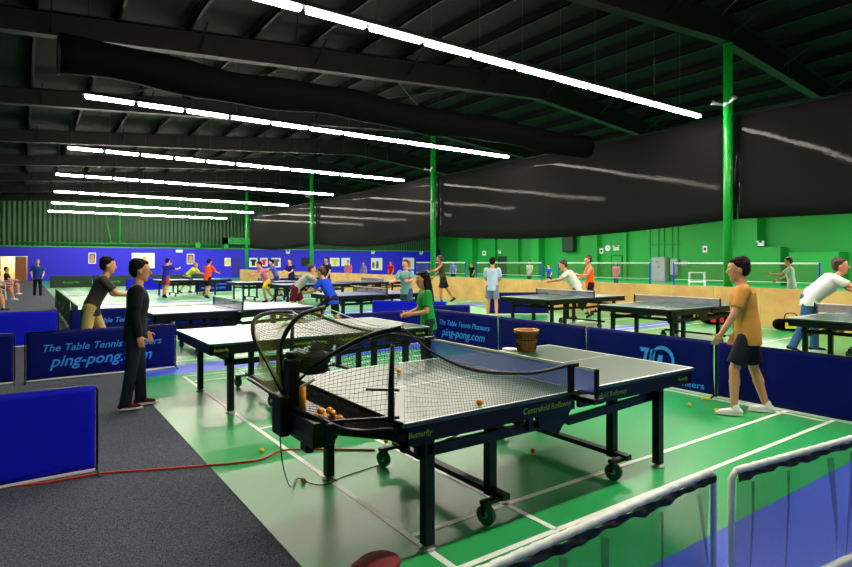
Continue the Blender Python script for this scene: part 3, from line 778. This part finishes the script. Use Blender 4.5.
emergency('twin head emergency light on the blue far wall left of the second green pole', (22.9,YF-.40,2.55), 0)
emergency('twin head emergency light on the blue far wall above the red shirted player', (33.2,YF-.40,2.6), 0)
emergency('rightmost twin head emergency light on the blue far wall', (40.0,YF-.40,2.6), 0)
emergency('twin head emergency light on the wall step right of the nearest pole', (XR-1.1,19.0,2.8), -pi/2)
ck = thing('wall_clock', 'round white wall clock on the green wall left of the exit sign', 'clock', (XR-.04,32.5,2.8), 0)
MB().disc((0,0,0),(1,0,0),.28,.06,28).build('clock_face', M['white'], ck)
MB().box((-.04,-.01,0),(-.032,.01,.2)).box((-.04,-.13,-.01),(-.032,0,.01)).build('hand', M['black'], ck)
for lb, y0, y1 in (('small white notice beside the round wall clock',33.0,33.4),('white notice on the green wall above the light blue shirted man',49.0,49.6),('white notice on the green wall left of the white blurred player',41.25,41.7),('white notice on the green wall left of the nearest green pole',23.4,23.75)):
    XX = XR-.02 if not (40.1 < y0 < 41.2) else XR-.92
    p = thing('notice', lb, 'sign', (XX,(y0+y1)/2,2.55)); h_ = (y1-y0)/2
    MB().box((-.02,-h_,-.26),(.0,h_,.26)).build('sheet', M['white'], p); MB().box((-.025,-h_*.5,-.08),(-.02,h_*.5,.1)).build('print', M['frame_black'], p)

# posters on the far wall (plain shirts and pictures)
def shirt(mb, cx, cz, s, y):
    pts = [(-.5,.32),(-.22,.5),(-.1,.42),(.1,.42),(.22,.5),(.5,.32),(.38,.08),(.26,.16),(.26,-.48),(-.26,-.48),(-.26,.16),(-.38,.08)]
    n_ = len(pts); v = [(cx+x*s, y, cz+z*s) for x, z in pts]; mb.add(v+[(a, b+.01, c_) for a, b, c_ in v], [tuple(range(n_)), tuple(range(2*n_-1, n_-1, -1))])
mk('p_red', (215,25,30), .6); mk('p_yellow', (215,210,30), .6); mk('p_grey', (95,95,95), .6); mk('p_skin', (205,140,110), .6); mk('p_orange', (240,170,60), .6)
yw = YF-.352
for lb, x0, x1, z0, z1, col, kind in (
    ('framed dark portrait picture on the blue wall, far left',4.78,5.35,1.42,2.36,'p_grey','pic'),
    ('large white poster with orange figure behind the dark haired man',8.16,10.07,.98,2.38,'p_orange','big'),
    ('framed dark picture above the yellow shirted player',12.88,13.55,1.34,2.33,'p_grey','pic'),
    ('narrow white poster left of the far blue door',16.4,17.0,1.14,1.96,'p_yellow','big'),
    ('white poster with a black shirt right of the far green pole',18.85,19.7,1.02,1.97,'frame_black','sh'),
    ('white poster with a red shirt',19.98,20.75,1.1,1.97,'p_red','sh'),
    ('white poster with a black shirt, right of the red shirt poster',21.14,22.15,1.0,1.97,'p_grey','sh'),
    ('white poster with a yellow shirt beside the second green pole',27.8,28.95,1.08,2.0,'p_yellow','sh'),
    ('white poster with a pale shirt, right of the yellow shirt poster',29.2,30.25,1.08,2.0,'white_plastic','sh'),
    ('large white collage poster left of the red shirted player',33.0,34.5,.6,2.0,'p_grey','big'),
    ('large white collage poster right of the red shirted player',37.4,39.0,.65,2.05,'p_skin','big')):
    p = thing('poster', lb, 'poster', ((x0+x1)/2, yw, (z0+z1)/2)); hw = (x1-x0)/2; hh = (z1-z0)/2
    MB().box((-hw,-.02,-hh),(hw,0,hh)).build('sheet', M['white'], p)
    a = MB()
    if kind == 'sh': shirt(a, 0, 0, min(hw,hh)*1.6, -.035)
    elif kind == 'pic': a.box((-hw*.8,-.03,-hh*.85),(hw*.8,-.021,hh*.85))
    else: a.ell((hw*.1,-.025,hh*.25),.16,.008,.2).box((hw*-.15,-.03,-hh*.7),(hw*.35,-.021,hh*.1)).box((-hw*.8,-.03,-hh*.6),(-hw*.4,-.021,hh*.3))
    recalc(a.build('print', M[col], p))
    if kind == 'pic': MB().ell((0,-.034,hh*.2),.14,.008,.18).box((-.2,-.04,-hh*.7),(.2,-.031,-hh*.1)).build('portrait', M['p_skin'], p)
struct('door_4', MB().box((17.15,YF-.39,0),(18.05,YF-.36,2.0)), mat('door_blue',(22,18,150),.5))
struct('window_1', MB().box((24.45,YF-.38,1.1),(25.5,YF-.355,2.0)), M['black'])
tag(MB().box((11.9,YF-.38,2.45),(12.5,YF-.35,2.7)).build('notice', M['white']), 'small white sign high on the blue far wall', 'sign')
struct('window_2', MB().box((42.0,YF-.40,2.2),(42.95,YF-.36,3.2)), mat('glass_blue',(15,20,90),.3))

# white plastic armchairs at the left, umpire stand in the side hall
def chair(label, x, y, rz):
    t = thing('plastic_chair', label, 'chair', (x,y,0), rz)
    MB().box((-.23,-.23,.41),(.23,.23,.44), bev=.012).build('seat', M['white_plastic'], t)
    MB().sheet(lambda u, v: (-.22-.06*v, -.21+.42*u, .44+.42*v), 4, 4, (-.015,0,0)).build('backrest', M['white_plastic'], t)
    for sx, sy in ((1,1),(1,-1),(-1,1),(-1,-1)): MB().bar((.2*sx,.21*sy,.42),(.24*sx,.25*sy,0),.035).build('leg', M['white_plastic'], t)
    for s in (-1,1): MB().bar((-.24,.25*s,.66),(.22,.25*s,.66),.045,.025).bar((.21,.25*s,.66),(.23,.25*s,.42),.035).build('armrest', M['white_plastic'], t)
    return t
chair('nearest white plastic armchair at the left edge', -.95, 23.5, 0)
chair('white plastic armchair of the seated man in shorts, left side', -.75, 29.8, 0)
chair('farthest white plastic armchair before the cream doorway', -.55, 34.6, 0)
t = thing('umpire_stand', 'white tubular stand beyond the plywood panels, left of the nearest pole', 'stand', (29.8,16.8,0), R(35))
f_ = MB()
for sx in (-1,1):
    for sy in (-1,1): f_.bar((.25*sx,.4*sy,0),(.22*sx,.36*sy,1.0),.05)
for z in (.5,1.0): f_.bar((-.24,-.38,z),(-.24,.38,z),.05).bar((.24,-.38,z),(.24,.38,z),.05).bar((-.24,-.38,z),(.24,-.38,z),.05).bar((-.24,.38,z),(.24,.38,z),.05)
f_.build('frame', M['white_plastic'], t)
MB().box((-.24,-.38,.5),(.24,.38,.53)).build('seat', M['white_plastic'], t)
def bag(label, x, y, s, m1, m2, rz=0):
    t = thing('sports_bag', label, 'bag', (x,y,0), rz)
    b = MB(); b.cap((-.22*s,0,.13*s),(.22*s,0,.13*s),.12*s,.13*s).box((-.2*s,-.1*s,0.005),(.2*s,.1*s,.1*s)); baked(b,'body',M[m1],t,.02)
    MB().box((-.12*s,-.145*s,.06*s),(.14*s,-.125*s,.18*s), bev=.008).build('pocket', M[m2], t)
    MB().tube(curve([(-.12*s,0,.25*s),(-.08*s,0,.36*s),(.08*s,0,.36*s),(.12*s,0,.25*s)],10),.012*s,6).build('handle', M[m1], t)
bag('black sports bag with yellow pocket on the floor by the plywood panels at right', 14.45,5.9,1.1,'matte_black','p_yellow', R(-60))
bag('black and red sports bag on the floor under the wheeled green table', 14.4,7.6,1.1,'matte_black','p_red', R(-60))
bag('black bag on the floor near the plywood panels, left of the nearest pole', 14.4,8.6,1.0,'matte_black','p_grey', R(-60))

# ------------------------------------------------------------------ people
mk('skin', (214,150,112), .5, spec=.35); mk('skin_tan', (178,112,74), .5, spec=.35)
mk('hair_black', (14,11,10), .8, spec=.2); mk('hair_brown', (62,40,24), .55); mk('hair_grey', (120,112,104), .6)
mk('eye', (235,235,230), .25); mk('iris', (30,18,10), .3); mk('lips', (165,80,70), .5)
mk('sole', (230,230,225), .5)
_cm = {}
def cloth(rgb):
    if rgb not in _cm: _cm[rgb] = clothmat(rgb)
    return _cm[rgb]

def person(label, pos, yaw, h=1.70, lean=0, shirt=(60,60,60), pants=(30,35,50), shorts=False, shoes=(30,30,30), hair='black', long_hair=False,
           legs=((8,4,3),(-8,6,3)), arms=((10,12,25,0),(-10,12,10,0)), head=(0,0), skin='skin', sleeve='short', voxel=.014, seated=False, twist=0,
           bulk=1.0, glasses=False, sole=False):
    """legs: (thigh pitch, knee bend, abduction) left, right.  arms: (upper pitch, abduction, forearm pitch added, inward)"""
    s = h/1.72; hs = s*1.10
    if not seated: yaw += math.atan2(pos[1],pos[0])-A
    t = thing('person', label, 'person', (pos[0],pos[1],0), yaw)
    # ---- joints in the person's frame, forward +X, left +Y
    hipw, thigh, shin, ank = .085*s, .43*s, .42*s, .075*s
    def dirv(p, ab, side): return Vector((sin(R(p))*cos(R(ab)), side*sin(R(ab)), -cos(R(p))*cos(R(ab))))
    J = {}
    L = {}
    for side, (p, k, ab), nm in ((1,legs[0],'l'),(-1,legs[1],'r')):
        hp = Vector((0, side*hipw, 0)); kn = hp+dirv(p,ab,side)*thigh; an = kn+dirv(p-k,ab*.6,side)*shin
        L[nm] = [hp, kn, an, p-k]
    low = min(L['l'][2].z, L['r'][2].z)
    pel = Vector((0,0,-low+ank)) if not seated else Vector((0,0,.52*s))
    for nm in L: L[nm][:3] = [v+pel for v in L[nm][:3]]
    cx = 0 if seated else (L['l'][2].x+L['r'][2].x)/2
    sh = Vector((-cx,0,0)) ; pel += sh
    for nm in L: L[nm][:3] = [v+sh for v in L[nm][:3]]
    T = Matrix.Rotation(R(lean), 3, 'Y') @ Matrix.Rotation(R(twist), 3, 'Z')
    up = T @ Vector((0,0,1)); fw = T @ Vector((1,0,0)); lf = T @ Vector((0,1,0))
    def tp(x, y, z): return pel+fw*x*s+lf*y*s+up*z*s
    neck = tp(-.0,0,.52)
    Hd = Matrix.Rotation(R(head[1]), 3, 'Z') @ Matrix.Rotation(R(lean*.45+head[0]), 3, 'Y')
    hu = Hd @ Vector((0,0,1)); hf = Hd @ Vector((1,0,0)); hl = Hd @ Vector((0,1,0))
    hc = neck+up*.05*s+hu*.125*s+hf*.018*s
    AR = {}
    for side, (p, ab, fp, inw), nm in ((1,arms[0],'l'),(-1,arms[1],'r')):
        so = tp(-.005, side*.185, .465)
        el = so+dirv(p,ab,side)*.285*s
        fd = Vector((sin(R(p+fp))*cos(R(inw)), -side*sin(R(inw)), -cos(R(p+fp))*cos(R(inw)))).normalized()
        wr = el+fd*.25*s
        AR[nm] = (so, el, wr, fd, side)
    fine = voxel < .012
    # ---- body skin
    b = MB()
    # trunk
    pr = [(-.07,.0,.10,.09),(-.02,.0,.150,.105),(.06,.0,.150,.105),(.15,.005,.130,.095),(.25,.01,.140,.10),(.35,.01,.158,.108),(.43,.0,.165,.10),(.48,-.005,.135,.08),(.515,-.005,.075,.06)]
    b.rings([(tp(x,0,z), lf*w*s, fw*dp*s) for z, x, w, dp in pr])
    b.cap(tp(0,0,.47), neck+up*.06*s+hf*.005, .060*s, .052*s)
    rot = Matrix((hf, hl, hu)).transposed()
    b.ell(hc+hu*.02*hs, .098*hs, .078*hs, .100*hs, rot)               # skull
    b.ell(hc+hf*.018*hs-hu*.035*hs, .072*hs, .060*hs, .085*hs, rot)      # face and jaw
    b.ell(hc+hf*.055*hs-hu*.098*hs, .028*hs, .030*hs, .022*hs, rot)      # chin
    b.cap(hc+hf*.085*hs+hu*.012*hs, hc+hf*.106*hs-hu*.028*hs, .009*hs, .015*hs)   # nose
    for sd in (1,-1): b.ell(hc+hl*sd*.078*hs-hf*.005*hs-hu*.01*hs, .018*hs, .010*hs, .030*hs, rot)   # ears
    for nm in ('l','r'):
        hp, kn, an, sa = L[nm]
        b.cap(hp, kn, .082*s, .053*s); b.cap(kn, kn.lerp(an,.35)-Vector((.008,0,0)), .052*s, .055*s); b.cap(kn.lerp(an,.3), an, .054*s, .036*s)
        b.cap(an, an+Vector((.0,0,-.03*s)), .038*s, .04*s)
        so, el, wr, fd, sd = AR[nm]
        b.cap(so, el, .052*s, .040*s); b.cap(el, wr, .041*s, .027*s)
        # hand: palm, four unequal fingers bent at two knuckles, thumb from the side of the palm
        inn = Vector((0,-sd,0)); inn = (inn-fd*inn.dot(fd)).normalized() if abs(inn.dot(fd)) < .95 else Vector((1,0,0))
        ac = fd.cross(inn).normalized()      # across the palm
        if ac.x*1.0+ac.z*.3 < 0: ac = -ac
        pm = wr+fd*.045*s
        q = Matrix((fd, ac, inn)).transposed()
        b.ell(pm, .052*s, .040*s, .017*s, q)
        fr = .0092*s if fine else .0115*s
        for k, (oy, ln) in enumerate(((.030,.072),(.011,.082),(-.009,.077),(-.028,.060))):
            f0 = wr+fd*.078*s+ac*oy*s*(1 if fine else 1.15); f1 = f0+(fd+inn*.25+ac*oy*2).normalized()*ln*.5*s; f2 = f1+(fd*.7+inn*.75).normalized()*ln*.5*s
            b.cap(f0-fd*.02*s, f1, fr, fr*.92, 8); b.cap(f1, f2, fr*.92, fr*.8, 8)
        t0 = wr+fd*.022*s+ac*.030*s; t1 = t0+(fd*.6+ac*.75+inn*.3).normalized()*.040*s; t2 = t1+(fd*.85+ac*.3+inn*.4).normalized()*.034*s
        b.cap(t0-ac*.012*s, t1, fr*1.25, fr*1.1, 8); b.cap(t1, t2, fr*1.1, fr*.85, 8)
    baked(b, 'body', M[skin], t, voxel, 3)
    # ---- eyes, lips
    for sd in (1,-1):
        e = MB().ell(hc+hf*.080*hs+hl*sd*.030*hs+hu*.012*hs, .011*hs, .014*hs, .010*hs, rot, 10, 7).build('eye', M['eye'], t, smooth=True)
        if fine: MB().ell(hc+hf*.0895*hs+hl*sd*.030*hs+hu*.012*hs, .004*hs, .006*hs, .006*hs, rot, 8, 6).build('iris', M['iris'], e, smooth=True)
    MB().ell(hc+hf*.088*hs-hu*.060*hs, .008*hs, .024*hs, .007*hs, rot, 10, 7).build('mouth', M['lips'], t, smooth=True)
    if fine:
        for sd in (1,-1): MB().cap(hc+hf*.089*hs+hl*sd*.018*hs+hu*.034*hs, hc+hf*.080*hs+hl*sd*.044*hs+hu*.034*hs, .004*hs, .003*hs, 6).build('eyebrow', M['hair_'+hair], t, smooth=True)
    if glasses:
        g = MB()
        for sd in (1,-1):
            g.tube([hc+hf*.102*hs+hl*(sd*.031+.020*cos(2*pi*k/16))*hs+hu*(.010+.015*sin(2*pi*k/16))*hs for k in range(17)], .0018, 5, False)
            g.tube([hc+hf*.102*hs+hl*sd*.051*hs+hu*.014*hs, hc+hl*sd*.082*hs+hu*.012*hs], .0018, 5)
        g.tube([hc+hf*.104*hs+hl*.011*hs+hu*.014*hs, hc+hf*.104*hs-hl*.011*hs+hu*.014*hs], .0018, 5)
        g.build('glasses', M['black'], t)
    # ---- hair
    hm = MB(); hm.ell(hc+hu*.048*hs-hf*.022*hs, .092*hs, .088*hs, .088*hs, rot); hm.ell(hc+hu*.010*hs-hf*.048*hs, .066*hs, .080*hs, .085*hs, rot)
    hm.ell(hc+hu*.085*hs+hf*.030*hs, .055*hs, .066*hs, .030*hs, rot)
    if fine or long_hair:
        rnd = random.Random(3)
        for k in range(26):
            a = rnd.uniform(-2.6,2.6); e_ = rnd.uniform(.1,1.2)
            hm.ell(hc+hu*(.048+.082*sin(e_))*hs-hf*.022*hs+(-hf*cos(a)*.085+hl*sin(a)*.082)*cos(e_)*hs, .018*hs, .018*hs, .016*hs, rot, 8, 6)
    if long_hair:
        hm.cap(hc-hf*.055*hs, tp(-.085,0,.34), .082*hs, .060*hs); 
        for sd in (1,-1): hm.cap(hc+hl*sd*.070*hs-hf*.02*hs, tp(-.04,sd*.085,.36), .030*hs, .030*hs)
    baked(hm, 'hair', M['hair_'+hair], t, max(voxel*.8,.008), 2)
    # ---- shirt
    c = MB(); g = .018
    pr2 = [(-.13 if not seated else -.05,0,.176,.136),(-.04,0,.174,.132),(.06,0,.160,.120),(.15,.003,.152,.115),(.25,.01,.160,.120),(.35,.01,.178,.126),(.43,0,.182,.116),(.475,-.005,.150,.092),(.505,-.005,.082,.068)]
    c.rings([(tp(x,0,z) if z > 0 or seated else pel+Vector((0,0,z*s)), lf*w*s*bulk, (fw*bulk if z > 0 or seated else Vector((fw.x,fw.y,0)).normalized())*dp*s) for z, x, w, dp in pr2], 24)
    for nm in ('l','r'):
        so, el, wr, fd, sd = AR[nm]
        if sleeve != 'none':
            e_ = so.lerp(el, .72); d_ = (el-so).normalized(); a_ = d_.cross(Vector((1,0,0))).normalized() if abs(d_.x) < .9 else d_.cross(Vector((0,1,0))).normalized(); b_ = d_.cross(a_)
            c.cap(so-lf*sd*.012*s, so.lerp(el,.4), .072*s, .066*s); c.rings([(so.lerp(el,.1), a_*.060*s, b_*.060*s),(so.lerp(el,.35), a_*.068*s, b_*.066*s),(e_, a_*.066*s, b_*.064*s)], 16)
            if sleeve == 'long':
                c.cap(so, el, .060*s, .052*s); c.cap(el, el.lerp(wr,.92), .052*s, .038*s)
    baked(c, 'shirt', cloth(shirt), t, max(voxel, .010), 3)
    # ---- trousers or shorts
    c = MB()
    c.rings([(tp(0,0,.10 if not seated else .06), lf*.148*s, fw*.108*s),(tp(0,0,.0), lf*.162*s, fw*.118*s),(tp(0,0,-.06), lf*.158*s, fw*.114*s),(tp(0,0,-.11), lf*.11*s, fw*.09*s)], 22)
    for nm in ('l','r'):
        hp, kn, an, sa = L[nm]
        d1_ = (kn-hp).normalized(); d2_ = (an-kn).normalized()
        def ring(c0, d_, r): 
            a_ = d_.cross(Vector((0,1,0))); a_ = a_.normalized() if a_.length > .1 else Vector((0,0,1)); return (c0, a_*r*s, d_.cross(a_).normalized()*r*s)
        if shorts:
            c.rings([ring(hp-d1_*.02*s, d1_, .098), ring(hp.lerp(kn,.4), d1_, .100), ring(hp.lerp(kn,.86), d1_, .098)], 16)
        else:
            c.cap(hp, kn, .098*s, .073*s); c.cap(kn, kn.lerp(an,.5), .072*s, .064*s); c.rings([ring(kn.lerp(an,.3), d2_, .068), ring(kn.lerp(an,.7), d2_, .064), ring(an+d2_*.035*s, d2_, .066)], 16)
    baked(c, 'shorts' if shorts else 'trousers', cloth(pants), t, max(voxel, .010), 3)
    # ---- shoes
    for nm in ('l','r'):
        hp, kn, an, sa = L[nm]
        pitch = max(-35, min(35, sa)) if (an.z-ank) > .02 else 0
        S = Matrix.Translation(an) @ Matrix.Rotation(R(-pitch*.8), 4, 'Y')
        sm = MB(); sm.cap((-.045*s,0,-.035*s),(.06*s,0,-.042*s),.040*s,.038*s, M=S); sm.cap((.05*s,0,-.045*s),(.135*s,0,-.050*s),.040*s,.030*s, M=S); sm.cap((-.01*s,0,-.02*s),(-.01*s,0,.015*s),.045*s,.043*s, M=S)
        so_ = baked(sm, 'shoe', cloth(shoes), t, max(voxel*.8,.009), 2)
        if sole or fine:
            k = MB().rings([((.05*s,0,-.074*s),(.135*s,0,0),(0,.046*s,0)),((.05*s,0,-.052*s),(.132*s,0,0),(0,.045*s,0))], 20)
            k.v = [tuple(S @ Vector(v)) for v in k.v]
            k.build('sole', M['sole'], so_)
    # feet exactly on the floor
    bpy.context.view_layer.update()
    if not seated:
        zmin = min((o.matrix_world @ v.co).z for o in t.children_recursive if o.type == 'MESH' and o.name.startswith(('shoe','sole')) for v in o.data.vertices)
        t.location.z -= zmin-.001
    return t

RT, LT, AW, TO = R(-35.3), R(144.7), R(54.7), R(234.7)
person('person in dark sweater, dark jeans and red-black sneakers walking right at left foreground', (1.0,6.95), RT, 1.585, 3, (22,26,34), (26,32,48), shoes=(95,22,26), hair='black',
       legs=((6,4,2),(-5,4,2)), arms=((6,6,12,0),(-4,5,14,0)), sleeve='long', voxel=.0085, skin='skin', glasses=True)
person('person in grey shirt and khaki trousers leaning forward behind the lettered banner at left', (.80,10.2), RT, 1.70, 22, (62,60,58), (185,160,95), hair='black',
       legs=((22,30,5),(-10,16,5)), arms=((30,10,55,5),(40,8,40,5)), voxel=.0105, head=(-8,0))
person('person in blue top and dark trousers walking on the carpet near the cream doorway', (.62,32.0), TO, 1.66, 2, (22,60,140), (18,20,26), hair='grey', legs=((8,6,3),(-6,8,3)), arms=((10,14,35,10),(6,14,30,10)), voxel=.014)
person('seated person in white shirt and red-brown shorts on a chair at the left edge', (-.75,29.8), R(-8), 1.70, -6, (190,196,200), (120,50,35), shorts=True, seated=True, legs=((84,80,6),(80,62,8)), arms=((25,10,55,15),(30,10,50,15)), shoes=(225,225,225))
person('seated person in dark shirt on a chair before the cream doorway', (-.55,34.6), R(-10), 1.70, -4, (25,25,28), (190,60,40), shorts=True, seated=True, legs=((84,82,6),(82,76,6)), arms=((25,10,55,15),(30,10,50,15)), shoes=(225,225,225))
person('seated person in pale shirt cut off by the left frame edge', (-.95,23.5), R(-6), 1.72, -6, (150,152,150), (40,40,44), shorts=True, seated=True, legs=((84,78,6),(82,72,6)), arms=((25,10,55,15),(30,10,50,15)), shoes=(50,60,90))
person('far player in blue shirt with arms raised, next to the large white poster', (5.14,27.2), R(20), 1.74, 12, (30,35,150), (150,70,60), shorts=True, legs=((18,20,8),(-14,14,8)), arms=((95,10,10,0),(60,20,40,0)))
person('far player in bright yellow shirt bending over a table', (6.7,30.4), R(-60), 1.72, 48, (225,235,10), (30,30,60), shorts=True, hair='grey', legs=((20,34,8),(-10,20,8)), arms=((45,10,35,5),(50,12,30,5)), head=(-25,0))
person('far player in orange shirt and black shorts, seen from behind', (6.55,25.7), R(15), 1.68, 8, (240,75,25), (18,18,24), shorts=True, shoes=(30,40,30), legs=((14,16,8),(-10,14,8)), arms=((55,12,40,10),(40,12,40,10)))
person('far player in pink shirt and yellow shorts leaning over the blue table', (7.95,21.85), R(170), 1.70, 30, (225,120,165), (235,195,30), shorts=True, legs=((30,40,10),(-14,24,10)), arms=((60,20,20,10),(40,18,40,10)), skin='skin')
person('far player in violet blue shirt behind the pink shirted one', (9.5,25.0), R(150), 1.70, 20, (90,100,200), (40,40,80), shorts=True, legs=((14,20,8),(-8,14,8)), arms=((70,14,20,0),(50,12,30,0)))
person('player in grey shirt and maroon shorts bending forward at centre left', (5.95,14.75), R(-30), 1.72, 48, (165,168,166), (95,15,35), shorts=True, hair='brown', legs=((26,36,10),(-12,26,10)), arms=((50,14,20,10),(60,14,15,10)), voxel=.012, head=(-20,0), skin='skin')
person('player in royal blue shirt with white back leaning left behind the robot', (5.80,11.75), R(112), 1.66, 30, (25,70,215), (18,20,28), shorts=True, hair='brown', legs=((48,74,10),(4,52,10)), arms=((35,12,45,10),(45,12,40,10)), voxel=.012, head=(-5,0))
person('far person in dark navy clothes between two green poles', (10.5,25.8), R(200), 1.72, 14, (20,22,90), (20,20,50), legs=((14,16,6),(-10,12,6)), arms=((40,12,30,0),(30,12,30,0)))
person('far person in black shirt behind the grey shirted player', (11.6,24.3), R(190), 1.76, 2, (28,28,32), (50,45,40), shorts=True, legs=((6,6,4),(-6,6,4)))
person('person in green shirt with long dark hair holding arms forward', (4.66,6.45), R(160), 1.44, 8, (25,150,60), (30,60,50), hair='black', long_hair=True, legs=((14,16,6),(-8,12,6)), arms=((8,12,70,18),(10,10,64,18)), voxel=.0095, skin='skin')
person('person in pale teal shirt half hidden behind the green shirted one', (8.1,12.3), R(210), 1.62, 6, (120,165,165), (60,80,110), shorts=True, hair='brown', arms=((40,16,50,0),(35,14,50,0)), voxel=.013)
person('player in olive and black tank top, reaching left before the plywood panels', (13.3,17.4), R(150), 1.82, 10, (60,62,40), (22,22,24), shorts=True, hair='brown', sleeve='none', legs=((14,16,8),(-20,14,8)), arms=((50,18,30,0),(20,14,20,0)), voxel=.013, skin='skin_tan')
person('player in light blue shirt and grey shorts standing by the dark green table', (10.75,12.0), R(48), 1.68, 4, (175,200,225), (120,128,150), shorts=True, legs=((4,6,4),(-5,4,4)), arms=((20,8,55,20),(16,8,60,20)), voxel=.012, shoes=(200,200,205))
person('player in loose white shirt and dark shorts crouching leftwards at centre right', (12.75,10.5), R(150), 1.78, 34, (218,216,208), (35,35,45), shorts=True, hair='brown', legs=((30,44,12),(-12,30,12)), arms=((50,22,30,10),(40,20,40,10)), bulk=1.25, voxel=.012, skin='skin')
person('player in orange vest and black shorts behind the white shirted one', (14.2,11.3), R(160), 1.74, 4, (245,95,30), (22,20,22), shorts=True, hair='brown', sleeve='none', legs=((8,10,6),(-8,8,6)), arms=((35,16,60,10),(25,14,40,10)), voxel=.013)
person('player in tan yellow shirt and dark shorts by the navy barrier, white shoes', (6.23,2.93), R(150), 1.63, 7, (196,138,62), (20,24,36), shorts=True, shoes=(228,228,228), hair='black', legs=((20,20,6),(-9,8,6)), arms=((22,14,8,0),(-4,12,24,0)), bulk=1.12, voxel=.0095, skin='skin', head=(0,0), sole=True)
person('player in white shirt and blue jeans bending to the right over the table', (11.15,4.35), RT, 1.80, 46, (236,236,236), (52,92,140), hair='brown', legs=((10,10,12),(-10,12,12)), arms=((50,12,20,5),(62,12,10,5)), bulk=1.25, voxel=.0115, head=(-25,0))
person('blurred pale green-white shirted player beyond the plywood panels at right', (19.5,7.9), R(140), 1.70, 6, (190,205,190), (180,180,170), shorts=True, hair='brown', arms=((50,16,40,0),(30,16,30,0)))
person('far badminton player in red shirt before the blue wall', (18.9,30.5), R(200), 1.62, 2, (220,25,35), (30,30,40), shorts=True)
person('far person in red and white shirt left of the red shirted badminton player', (17.2,33.0), R(220), 1.64, 0, (205,110,120), (40,40,60), shorts=True)
person('far person in bluish shirt sitting behind the plywood panels', (19.0,34.2), R(220), 1.55, 8, (120,120,190), (40,40,60), shorts=True)
person('far badminton player in light blue before the green wall', (25.0,32.0), R(220), 1.60, 4, (70,110,220), (30,30,60), shorts=True)
person('far person in black shirt beside the badminton net post', (23.0,27.5), R(200), 1.52, 8, (20,20,22), (30,30,30), shorts=True)
person('far badminton player in white shirt right of the light blue shirted man', (26.0,25.5), R(200), 1.62, 0, (228,225,220), (60,60,70), shorts=True)
person('far person in blue shirt low behind the panels by the net post', (26.8,24.6), R(210), 1.40, 12, (40,80,220), (30,30,60), shorts=True)
person('far girl in pink top under the exit sign', (27.2,20.0), R(200), 1.56, 0, (225,110,160), (60,60,90), hair='brown', long_hair=True)

# ------------------------------------------------------------------ camera and output settings
cd_ = bpy.data.cameras.new('camera'); cam = bpy.data.objects.new('camera', cd_); COL.objects.link(cam)
cam.location = (0,0,H); cam.rotation_euler = (pi/2, 0, A-pi/2)
cd_.sensor_width = 36; cd_.lens = F/852*36; cd_.shift_y = -(283.5-HZ)/852; cd_.clip_end = 300; cd_.clip_start = .05
SC.camera = cam
w = bpy.data.worlds.new('world'); SC.world = w; w.use_nodes = True
w.node_tree.nodes['Background'].inputs[0].default_value = (.02,.022,.025,1); w.node_tree.nodes['Background'].inputs[1].default_value = .3
vs_ = SC.view_settings; vs_.view_transform = 'Standard'; vs_.look = 'None'; vs_.gamma = 1; vs_.use_curve_mapping = False; vs_.exposure = 1.2
SC.cycles.use_denoising = True
SC.cycles.max_bounces = 6; SC.cycles.transparent_max_bounces = 24; SC.cycles.sample_clamp_indirect = 4
try: SC.cycles.use_light_tree = True
except Exception: pass
